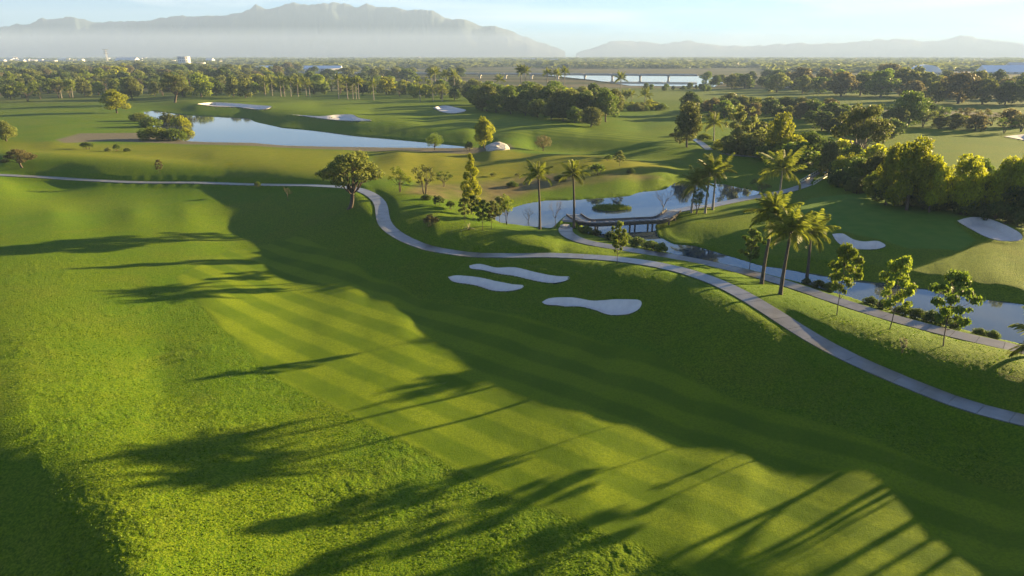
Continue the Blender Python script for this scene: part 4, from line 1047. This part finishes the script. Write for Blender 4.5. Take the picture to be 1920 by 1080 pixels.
# ---- far woodland on the plain, too many to count
def woodland():
    g = np.random.default_rng(55); lob = [((0, 0, .45), (.5, .5, .5)), ((.28, .1, .4), (.3, .3, .4)), ((-.25, -.15, .5), (.3, .3, .42)), ((.05, .3, .35), (.3, .3, .35))]
    Vs, Fs, Ts, n = [], [], [], 0; made = 0
    tm = [leaves(lob, 34, .36, .3, .75, np.random.default_rng(200 + i), 1.3) for i in range(8)]
    while made < 6200:
        py_ = 98 + 1 / g.uniform(1 / 42, 1 / 7.0); px_ = g.uniform(-120, 2040)
        if 1330 < px_ < 1440 and py_ > 128: continue
        if py_ > 139: continue
        if px_ < 430 and 108 < py_ < 123 and g.random() < .72: continue
        inr = (640 < px_ < 1330 and 129 < py_ < 166)
        if inr or (py_ > 132 and 480 < px_ < 1350): continue
        x, y = at_z(px_, py_, 0); d = math.hypot(x, y)
        if d > 6200: continue
        cl = fbm(np.array([x / 260.]), np.array([y / 260.]), 3, 5)[0]
        if cl < .42: continue
        V, F, t_ = tm[made % 8]; w = g.uniform(14, 42) * (1 + d / 6000); h = g.uniform(8, 17)
        Vs.append(V * (w, w * .8, h) + (x, y, float(zg(x, y)[0]) - .3)); Fs.append(F + n); n += len(V); Ts.append(np.clip(t_ * .6 + g.uniform(-.1, .45), 0, 1)); made += 1
    me = make_mesh('far_woodland', np.vstack(Vs), np.vstack(Fs), mats=(LM['olive'],), attrs=dict(tone=np.concatenate(Ts)))
    link('far_woodland', me, kind='stuff', label='hazy woodland spreading over the plain to the mountains', category='woodland')
woodland()

def box(name, x0, x1, y0, y1, z0, z1, m, **props):
    V = [(x, y, z) for x in (x0, x1) for y in (y0, y1) for z in (z0, z1)]
    F = [(0, 1, 3, 2), (4, 6, 7, 5), (0, 4, 5, 1), (2, 3, 7, 6), (0, 2, 6, 4), (1, 5, 7, 3)]
    me = bpy.data.meshes.new(name); me.from_pydata(V, [], F); me.update(); me.materials.append(m)
    return link(name, me, **props)
def vol(name, col, dens, aniso):
    m, n, l, b = mat(name); n.remove(b)
    v = n.new('ShaderNodeVolumePrincipled'); v.inputs['Color'].default_value = (*col, 1); v.inputs['Density'].default_value = dens; v.inputs['Anisotropy'].default_value = aniso
    l.new(v.outputs[0], n['Material Output'].inputs['Volume']); return m
# ---- mountains
def mountains(name, sil, dist, col, label, depth=1500, seed=1):
    m, n, l, b = mat(name); t = NT(m); pos = n.new('ShaderNodeNewGeometry').outputs['Position']
    l.new(t.mix(t.ramp(t.noise(pos, .0025, 6), .35, .65), tuple(c * .8 for c in col), col), b.inputs['Base Color']); b.inputs['Roughness'].default_value = 1
    S = np.array(sil, float); nx, ny = 700, 34
    px_ = np.linspace(S[0, 0], S[-1, 0], nx); py_ = np.interp(px_, S[:, 0], S[:, 1]) + (fbm(px_ / 16, px_ * 0, 5, seed) - .5) * 8
    V = np.zeros((ny, nx, 3))
    for j in range(ny):
        v = j / (ny - 1)                               # 0 foot near .. ridge at .6 .. back 1
        prof = smooth(0, .62, np.array([v]))[0] if v < .62 else 1 - smooth(.62, 1, np.array([v]))[0]
        dd_ = dist + depth * (v - .62)
        dx = px_ - 960; dy = py_ - 540
        up = -(F_PX * SP + dy * CP) / (F_PX * CP - dy * SP)             # rise per metre forward
        top = H + dist * up
        X_ = dx / (F_PX * CP - dy * SP) * dd_; Y_ = np.full(nx, dd_)
        rid = fbm(X_ / 300 + seed, np.full(nx, v * 4), 5, seed + 3)
        zz = top * prof * (1 + (rid - .5) * 1.1 * math.sin(math.pi * min(1, v / .62)) ** 1.0 * (1 if v < .6 else .5)) - 4
        V[j] = np.stack([X_, Y_, zz], 1)
    I = np.arange(nx * ny).reshape(ny, nx); F = np.stack([I[:-1, :-1], I[:-1, 1:], I[1:, 1:], I[1:, :-1]], -1).reshape(-1, 4)
    link(name, make_mesh(name, V.reshape(-1, 3), F, mats=(m,), smooth_=True), kind='structure', label=label, category='mountain')
mountains('mountain_range', [(-420,70),(-200,60),(0,52),(50,46),(80,40),(100,36),(140,33),(170,41),(230,38),(265,39),(300,33),(345,30),(400,31),(440,24),(480,17),(520,20),(560,12),(590,14),(610,7),(645,4),(665,12),(688,4),(705,13),(740,12),(760,19),(800,18),(830,31),(870,36),(905,48),(940,50),(965,60),(1010,78),(1060,96)], 7200, (.030, .050, .060), 'blue serrated mountain range rising out of the mist on the left')
mountains('far_hills', [(1080,99),(1125,84),(1160,74),(1200,76),(1240,80),(1290,77),(1360,84),(1430,86),(1500,80),(1560,82),(1620,76),(1700,72),(1740,78),(1800,68),(1860,74),(1920,82),(2060,76),(2300,95)], 8700, (.07, .075, .06), 'faint low hills almost lost in the haze on the right', 1000, 5)
box('mist_bank', -7800, 5200, 3900, 6300, -2, 175, vol('mist', (.44, .58, .90), 2.4e-4, .0), kind='stuff', label='bank of morning mist lying at the foot of the mountains', category='mist')

# ---- river and railway viaduct on the plain
RW_ = zone([(1000,141),(1150,143),(1330,144),(1370,153),(1340,163),(1180,161),(1110,151)])

# ---- river, bridges, buildings
_rw = RW_
flat_sheet('river', _rw, float(zg(_rw[:, 0], _rw[:, 1]).max()) + .35, 0, M_WATER, kind='structure', label='pale blue river channel beyond the far lawn, under the viaduct', category='river')
def quadbox(x0, x1, y0, y1, z0, z1):
    V = np.array([(x, y, z) for x in (x0, x1) for y in (y0, y1) for z in (z0, z1)], float)
    F = np.array([(0, 1, 3, 2), (4, 6, 7, 5), (0, 4, 5, 1), (2, 3, 7, 6), (0, 2, 6, 4), (1, 5, 7, 3)]); return V, F
def part(name, V, F, m, parent, **kw): return link(name, make_mesh(name, V, F, mats=(m,)), parent=parent, **kw)
def boardwalk(line, label, zdeck, half, post_every, m_deck, m_post, rail=0.0, curb=True, loc_z=None, post_w=.16, deep=3.2):
    """line: n x 2 world; timber or concrete deck in boards on pairs of posts"""
    S = resample(np.asarray(line), 1.25); n = len(S) - 1
    d = np.gradient(S, axis=0); d /= np.linalg.norm(d, axis=1, keepdims=True); N = np.stack([-d[:, 1], d[:, 0]], 1)
    o0 = np.array([S[n // 2][0], S[n // 2][1], zdeck]); e = link('boardwalk_bridge', None, loc=tuple(o0), label=label, category='bridge', group='boardwalk bridges of the cart paths')
    def ribbon(name, off, wid, z0, z1, m, i0=0, i1=None, gap=0.0):
        i1 = n if i1 is None else i1; V = []
        for i in (range(i0, i1 + 1)):
            p = S[i] + N[i] * off
            if gap: p = p + d[i] * (gap if i == i0 else -gap)
            for q, zz in ((-wid, z0), (wid, z0), (wid, z1), (-wid, z1)): V.append((*(p + N[i] * q - o0[:2]), zz))
        k = i1 - i0; F = []
        for i in range(k):
            for j in range(4): F.append((i * 4 + j, i * 4 + (j + 1) % 4, (i + 1) * 4 + (j + 1) % 4, (i + 1) * 4 + j))
        F.append((3, 2, 1, 0)); F.append((k * 4, k * 4 + 1, k * 4 + 2, k * 4 + 3))
        return part(name, np.array(V), np.array(F), m, e)
    for i in range(n): ribbon('deck_slab', 0, half, -.18, random.uniform(-.01, .01), m_deck, i, i + 1, .015)
    for sg in (-1, 1):
        ribbon('beam', sg * (half - .25), .14, -.62, -.181, m_post)
        if curb: ribbon('kerb', sg * (half + .07), .07, -.16, .24, M_WOODDARK if rail == 0 else M_WHITE)
        if rail:
            ribbon('rail', sg * (half + .07), .05, rail - .1, rail, M_WHITE)
            for i in range(0, n + 1, 2):
                p = S[i] + N[i] * sg * (half + .07) - o0[:2]; part('rail_post', *quadbox(p[0] - .05, p[0] + .05, p[1] - .05, p[1] + .05, .2, rail - .09), M_WHITE, e)
    for i in range(1, n, post_every):
        for sg in (-1, 1):
            p = S[i] + N[i] * sg * (half - .25) - o0[:2]; part('post', *quadbox(p[0] - post_w, p[0] + post_w, p[1] - post_w, p[1] + post_w, -deep, -.6), m_post, e)
    return e
def joint(a, b_, via):
    pts = [a] + [tuple(np.array(at_z(q[0], q[1], q[2]))) for q in via] + [b_]
    return catmull(np.array(pts, float), 10)
zd = (ZW + 1.15) * K
zB = paths['B'][-1][2]; zd1 = zB + .05
b1 = joint(tuple(paths['B'][-1][:2]), tuple(paths['C'][0][:2]), [(1100,415.5,zd1),(1150,415,zd1),(1200,412.5,zd1),(1240,409.5,zd1)])
boardwalk(b1, 'long curved boardwalk on dark posts crossing the lake narrows', zd1, 1.5, 3, M_PATH, M_WOODDARK, 0, True)
zd3 = paths['C'][-1][2] + .05
b3 = joint(tuple(paths['C'][-1][:2]), tuple(paths['D'][0][:2]), [(1530,335,zd3),(1546,325,zd3)])
boardwalk(b3, 'short bridge with pale rails and posts at the far end of the lake', zd3, 1.7, 2, M_PATH, M_WHITE, .9, True)
zd2 = paths['D'][-1][2] + .05
b2 = joint(tuple(paths['D'][-1][:2]), tuple(paths['E'][0][:2]), [(1350,286,zd2)])
boardwalk(b2, 'small far bridge on pale posts by the path fork', zd2, 1.5, 3, M_PATH, M_WHITE, 0, True)

# railway viaduct
def viaduct():
    A_ = np.array(at_z(500, 134.5, 9)); B_ = np.array(at_z(1308, 139.5, 9)); L = np.linalg.norm(B_ - A_); ang = math.atan2(*(B_ - A_)[::-1])
    e = link('viaduct', None, loc=(*A_, 0), label='long white railway viaduct on piers across the riverbed', category='viaduct', kind='thing'); e.rotation_euler = (0, 0, ang)
    n = int(L // 38)
    for i in range(n):
        part('span', *quadbox(i * L / n + .1, (i + 1) * L / n - .1, -4.5, 4.5, 6.6, 8.6), M_WHITE, e)
        part('parapet', *quadbox(i * L / n + .1, (i + 1) * L / n - .1, -4.9, -4.52, 7.4, 9.6), M_WHITE, e)
        V, F = tube([(i * L / n, 0, -1), (i * L / n, 0, 5.2)], [1.5, 1.5], 8); part('pier', V, F, M_WHITE, e)
        part('pier_cap', *quadbox(i * L / n - 1.7, i * L / n + 1.7, -4.2, 4.2, 5.2, 6.58), M_WHITE, e)
viaduct()

M_WALL = simple('plaster_white', (.62, .60, .56), .8, .06, .3); M_ROOF = simple('roof_sheet', (.34, .36, .38), .5, .1, .4); M_ROOFT = simple('roof_clay', (.26, .14, .09), .8, .15, .5)
M_BLUE = simple('roof_pale_blue', (.66, .74, .80), .45, .06, .3); M_GLASS = simple('window_glass', (.03, .04, .05), .15); M_STEEL = simple('grey_steel', (.35, .36, .37), .5, .1, 2, 0, .4)
def building(px_, py_, w, dpt, h, roof, label, group='small houses and sheds on the plain', roof_m=None, wall_m=None, storeys=1, name='house', rot=None):
    x, y = at_z(px_, py_, 1.0); z = float(zg(x, y)[0]); e = link(name, None, loc=(float(x), float(y), z - .2), label=label, category='building', group=group)
    e.rotation_euler = (0, 0, random.uniform(-.5, .5) if rot is None else rot)
    part('wall', *quadbox(-w / 2, w / 2, -dpt / 2, dpt / 2, 0, h), wall_m or M_WALL, e)
    rm = roof_m or M_ROOF; o_ = .6
    if roof == 'gable':
        V = np.array([(-w / 2 - o_, -dpt / 2 - o_, h + .02), (w / 2 + o_, -dpt / 2 - o_, h + .02), (w / 2 + o_, dpt / 2 + o_, h + .02), (-w / 2 - o_, dpt / 2 + o_, h + .02), (-w / 2 - o_, 0, h + dpt * .28), (w / 2 + o_, 0, h + dpt * .28)])
        me = bpy.data.meshes.new('roof'); me.from_pydata([tuple(v) for v in V], [], [(0, 1, 5, 4), (2, 3, 4, 5), (0, 4, 3), (1, 2, 5), (3, 2, 1, 0)]); me.update(); me.materials.append(rm); link('roof', me, parent=e)
    elif roof == 'vault':
        k = 13; V = []; 
        for xx in (-w / 2, w / 2):
            for j in range(k): q = math.pi * j / (k - 1); V.append((xx, -math.cos(q) * dpt / 2, h + math.sin(q) * dpt * .30 + .02))
        F = [(j, j + 1, k + j + 1, k + j) for j in range(k - 1)] + [(k - 1, 0, k, 2 * k - 1)]
        me = bpy.data.meshes.new('roof'); me.from_pydata(V, [], F + [tuple(range(k)), tuple(range(2 * k - 1, k - 1, -1))]); me.update(); me.materials.append(rm); link('roof', me, parent=e)
    else:
        part('roof', *quadbox(-w / 2 - .3, w / 2 + .3, -dpt / 2 - .3, dpt / 2 + .3, h + .02, h + .6), rm, e)
    wi = 0
    for st in range(storeys):
        nwin = min(6, max(2, int(w / 5)))
        for j in range(nwin):
            cx_ = -w / 2 + w * (j + .5) / nwin; zz = (st + .35) * h / storeys
            part('window', *quadbox(cx_ - w / nwin * .22, cx_ + w / nwin * .22, -dpt / 2 - .06, -dpt / 2 + .1, zz, zz + h / storeys * .4), M_GLASS, e)
    return e
g = random.Random(4)
HUTS = ['farthest left', 'second from the left', 'third from the left', 'fourth from the left', 'fifth from the left', 'sixth from the left', 'seventh from the left', 'standing a little nearer than its row']
for i, (a, b_) in enumerate([(6,119),(18,118),(30,117.5),(42,119),(52,117),(64,118.5),(76,117.5),(27,121.5)]): building(a, b_, 24, 14, 11, 'gable', 'tiny white hut on the plain, ' + HUTS[i], 'white huts at the far left', M_WALL)
building(347, 127, 26, 20, 28, 'flat', 'white tower block standing alone above the far left woodland', None, M_WALL, None, 4, 'tower_block', .1)
building(372, 126.5, 34, 20, 13, 'flat', 'low grey annex right of the white tower block', None, None, None, 2, 'annex', .1)
building(170, 124, 90, 34, 11, 'flat', 'dark long warehouse left of the mast', None, M_ROOF, M_STEEL, 1, 'warehouse', .05)
building(240, 119, 80, 40, 12, 'gable', 'grey industrial hall right of the mast', None, M_WALL, M_STEEL, 1, 'industrial_hall', -.1)
building(275, 123, 70, 22, 9, 'flat', 'pale long hall at the back of the far left woodland', None, M_WALL, M_WALL, 1, 'industrial_hall', .1)
building(500, 131.5, 44, 18, 5, 'gable', 'pale blue roofed shed behind the palms', None, M_BLUE, M_WALL, 1, 'shed', .0)
building(600, 134, 90, 20, 6, 'gable', 'long low blue-roofed shed left of the viaduct', None, M_BLUE, M_WALL, 1, 'shed', .05)
building(1733, 140, 44, 46, 3, 'vault', 'pale blue dome-roofed hangar in the haze at the right', None, M_BLUE, M_WALL, 1, 'hangar', 1.2)
building(1795, 142, 80, 20, 5, 'flat', 'long low shed right of the dome-roofed hangar', None, M_WALL, M_WALL, 1, 'shed', -.1)
building(1885, 139, 84, 40, 4, 'gable', 'broad pale blue warehouse roof behind the hazy trees', None, M_BLUE, M_WALL, 1, 'warehouse', -.15)
building(1935, 137, 90, 44, 7, 'gable', 'pale roofed warehouse cut by the right picture edge', None, M_WALL, M_WALL, 1, 'warehouse', -.15)
building(1478, 167, 34, 12, 4, 'gable', 'white roofed shed beyond the far lawn right of the river', None, M_WALL, M_WALL, 1, 'shed', -.3)
town = sorted([(g.uniform(0, 430), g.uniform(108, 120)) for _ in range(34)] + [(g.uniform(430, 1900), g.uniform(106.5, 117)) for _ in range(34)])
tl = {}
for i, (a, b_) in enumerate(town):
    if 330 < a < 390: continue
    big = g.random() < .4; rt = g.choice(['gable', 'flat']); rm_, cn = g.choice([(M_WALL, 'white'), (M_ROOF, 'grey'), (M_ROOFT, 'clay red'), (M_WALL, 'white')])
    lab = '%s building, %s %s roof, %s' % ('long' if big else 'small', cn, rt, ['below the left end of the mountains', 'below the mountain slope beside the mast', 'below the mountain peaks', 'below the right end of the mountains', 'under the first far hills', 'under the far right hills'][0 if a < 150 else 1 if a < 430 else 2 if a < 750 else 3 if a < 1050 else 4 if a < 1450 else 5])
    tl[lab] = tl.get(lab, 0) + 1
    if tl[lab] > 1: lab = ['', 'next ', 'third ', 'fourth ', 'fifth ', 'sixth '][min(tl[lab], 6) - 1] + lab + ', counting rightward'
    building(a, b_, g.uniform(40, 70) if big else g.uniform(18, 32), g.uniform(14, 22), g.uniform(8, 13), rt, lab, 'buildings of the hazy town', rm_)
# mast, water towers
def mast(px_, by, ty, label):
    x, y = at_z(px_, by, 1); h, _ = px_size(float(x), float(y), 1.0, ty, 5); e = link('lattice_mast', None, loc=(float(x), float(y), 0), label=label, category='mast')
    for sx in (-1, 1):
        for sy in (-1, 1): V, F = tube([(sx * 2.4, sy * 2.4, 0), (sx * 1.2, sy * 1.2, h)], [.5, .4], 4); part('leg', V, F, M_STEEL, e)
    for k in range(6): zz = h * (k + .5) / 6; ww = 2.4 - 1.2 * zz / h; part('brace', *quadbox(-ww, ww, -ww, ww, zz, zz + .7), M_STEEL, e)
    for k, (w_, zz) in enumerate(((9, .98), (6.5, .86), (8, .74))): part('cross_arm', *quadbox(-w_, w_, -.7, .7, h * zz, h * zz + 1.4), M_STEEL, e)
mast(203, 124, 92, 'grey lattice mast with cross arms above the far left woodland')
def water_tower(px_, by, ty, r_, label):
    x, y = at_z(px_, by, 1); h, _ = px_size(float(x), float(y), 1.0, ty, 5); e = link('water_tower', None, loc=(float(x), float(y), 0), label=label, category='water tower', group='water towers on the horizon')
    V, F = tube([(0, 0, 0), (0, 0, h * .8)], [r_ * .28, r_ * .22], 8); part('shaft', V, F, M_STEEL, e)
    V, F = tube([(0, 0, h * .76), (0, 0, h * .84), (0, 0, h * .95), (0, 0, h)], [r_ * .3, r_, r_, r_ * .3], 12); part('tank', V, F, M_ROOF, e)
water_tower(1397, 107.5, 96.5, 6, 'dark water tower sticking up from the horizon right of the middle')
water_tower(1317, 107, 97.5, 4.5, 'smaller water tower left of the dark one on the horizon')
mast(1640, 108, 97, 'thin mast on the hazy horizon at the right')
mast(500, 108, 91, 'thin mast on the horizon in front of the mountains')

# rocks, agave, islet
def rock(px_, py_, w, h, label, group, n=1):
    x, y, z = spot(px_, py_); import bmesh
    me = bpy.data.meshes.new('rock'); bm = bmesh.new(); bmesh.ops.create_icosphere(bm, subdivisions=3, radius=1)
    sd = random.uniform(0, 99)
    for v in bm.verts:
        c = v.co; k = 1 + .35 * (float(fbm(np.array([c.x * 1.6 + sd]), np.array([c.y * 1.6 + c.z * 1.3]), 3, 2)[0]) - .5) * 2
        v.co = (c.x * k * w / 2, c.y * k * w / 2.6, max(-.2, c.z) * k * h)
    bm.to_mesh(me); bm.free(); me.materials.append(M_ROCK); o = link('boulder', me, loc=(x, y, z - .05), label=label, category='rock', group=group); o.rotation_euler = (0, 0, random.uniform(0, 6)); return o
rock(932, 280, 9.5, 2.2, 'large pale flat boulder at the end of the blue pond', None)
for i, (a, b_, w, h) in enumerate([(1722,370,1.6,.9),(1729,372,1.8,1.1),(1736,373,1.5,.8),(1743,375,1.9,1.0),(1750,377,1.2,.6)]):
    rock(a, b_, w, h, ['leftmost small white rock', 'second small white rock', 'middle small white rock', 'fourth and largest small white rock', 'rightmost small white rock'][i] + ' at the back rim of the putting green', 'white rocks behind the green')
rock(1060, 424.5, 2.6, .5, 'tan rock at the left end of the boardwalk', None)
def agave(px_, py_):
    x, y, z = spot(px_, py_); e = link('agave', None, loc=(x, y, z), label='pale spiky agave with arching leaves on the dark slope below the shore trees', category='plant')
    for i in range(13):
        a = i * 2.4; el = .5 + .8 * (i % 4) / 3; t = np.linspace(0, 1, 7); L = 1.9
        rr_ = L * t * math.cos(el); zz = L * (t * math.sin(el) * 1.1 - .75 * t * t * (1.2 - el * .5)); w = .11 * (1 - t) ** .7 + .01
        V = []
        for q in range(7):
            c = np.array([rr_[q] * math.cos(a), rr_[q] * math.sin(a), max(zz[q], -.05) + .05]); sd = np.array([-math.sin(a), math.cos(a), 0]) * w[q]
            V += [c - sd, c + np.array([0, 0, -w[q] * .6]), c + sd]
        F = [(q * 3 + j, q * 3 + j + 1, q * 3 + j + 4, q * 3 + j + 3) for q in range(6) for j in range(2)]
        link('leaf', make_mesh('leaf', np.array(V), np.array(F), mats=(LM['pale'],), attrs=dict(tone=np.full(len(V), .6))), parent=e)
agave(879, 431)
def islet():
    x, y = at_z(1147, 391, ZW * K); x, y = float(x), float(y)
    e = link('islet', None, loc=(x, y, ZW * K), label='small green reedy islet in the middle of the lake', category='islet')
    k, rg = 28, 6; V = [(0, 0, .55)]; 
    for j in range(1, rg + 1):
        for i in range(k):
            q = 2 * math.pi * i / k; R_ = (1 + .12 * math.sin(3 * q + 1) + .07 * math.sin(7 * q)) * j / rg
            V.append((4.6 * R_ * math.cos(q), 2.6 * R_ * math.sin(q), .55 * (1 - (j / rg) ** 2) - .04 - (.25 if j == rg else 0)))
    F3 = [(0, 1 + i, 1 + (i + 1) % k) for i in range(k)]; F4 = [(1 + (j - 1) * k + i, 1 + j * k + i, 1 + j * k + (i + 1) % k, 1 + (j - 1) * k + (i + 1) % k) for j in range(1, rg) for i in range(k)]
    link('mound', make_mesh('mound', np.array(V), np.array(F4), np.array(F3), mats=(M_TURF,), smooth_=True), parent=e)
    g2 = np.random.default_rng(8); Vr, Fr, n = [], [], 0
    for _ in range(900):
        q = g2.uniform(0, 6.28); R_ = math.sqrt(g2.random()); c = np.array([4.5 * R_ * math.cos(q), 2.5 * R_ * math.sin(q), .5 * (1 - R_ * R_)]); h = g2.uniform(.25, .7); t_ = g2.normal(0, .18, 2); w = .05
        Vr += [c + (-w, 0, 0), c + (w, 0, 0), c + (t_[0] + w * .3, t_[1], h), c + (t_[0] - w * .3, t_[1], h)]; Fr.append((n, n + 1, n + 2, n + 3)); n += 4
    link('reeds', make_mesh('reeds', np.array(Vr), np.array(Fr), mats=(LM['lime'],), attrs=dict(tone=np.repeat(g2.random(900), 4))), parent=e, kind='stuff')
islet()
T('bare', 1116, 392, 378, 24, 'olive', 'dead twiggy branch standing in the water left of the islet')
T('wild', 1140, 386, 378, 22, 'brown', 'brown twigs sprouting behind the islet')


# ------------------------------------------------------------------ haze
box('haze', -9900, 9900, -9900, 9900, -9, 560, vol('haze_air', (.36, .52, .86), 1.3e-4, .08), kind='stuff', label='thin morning haze over the whole plain', category='haze')
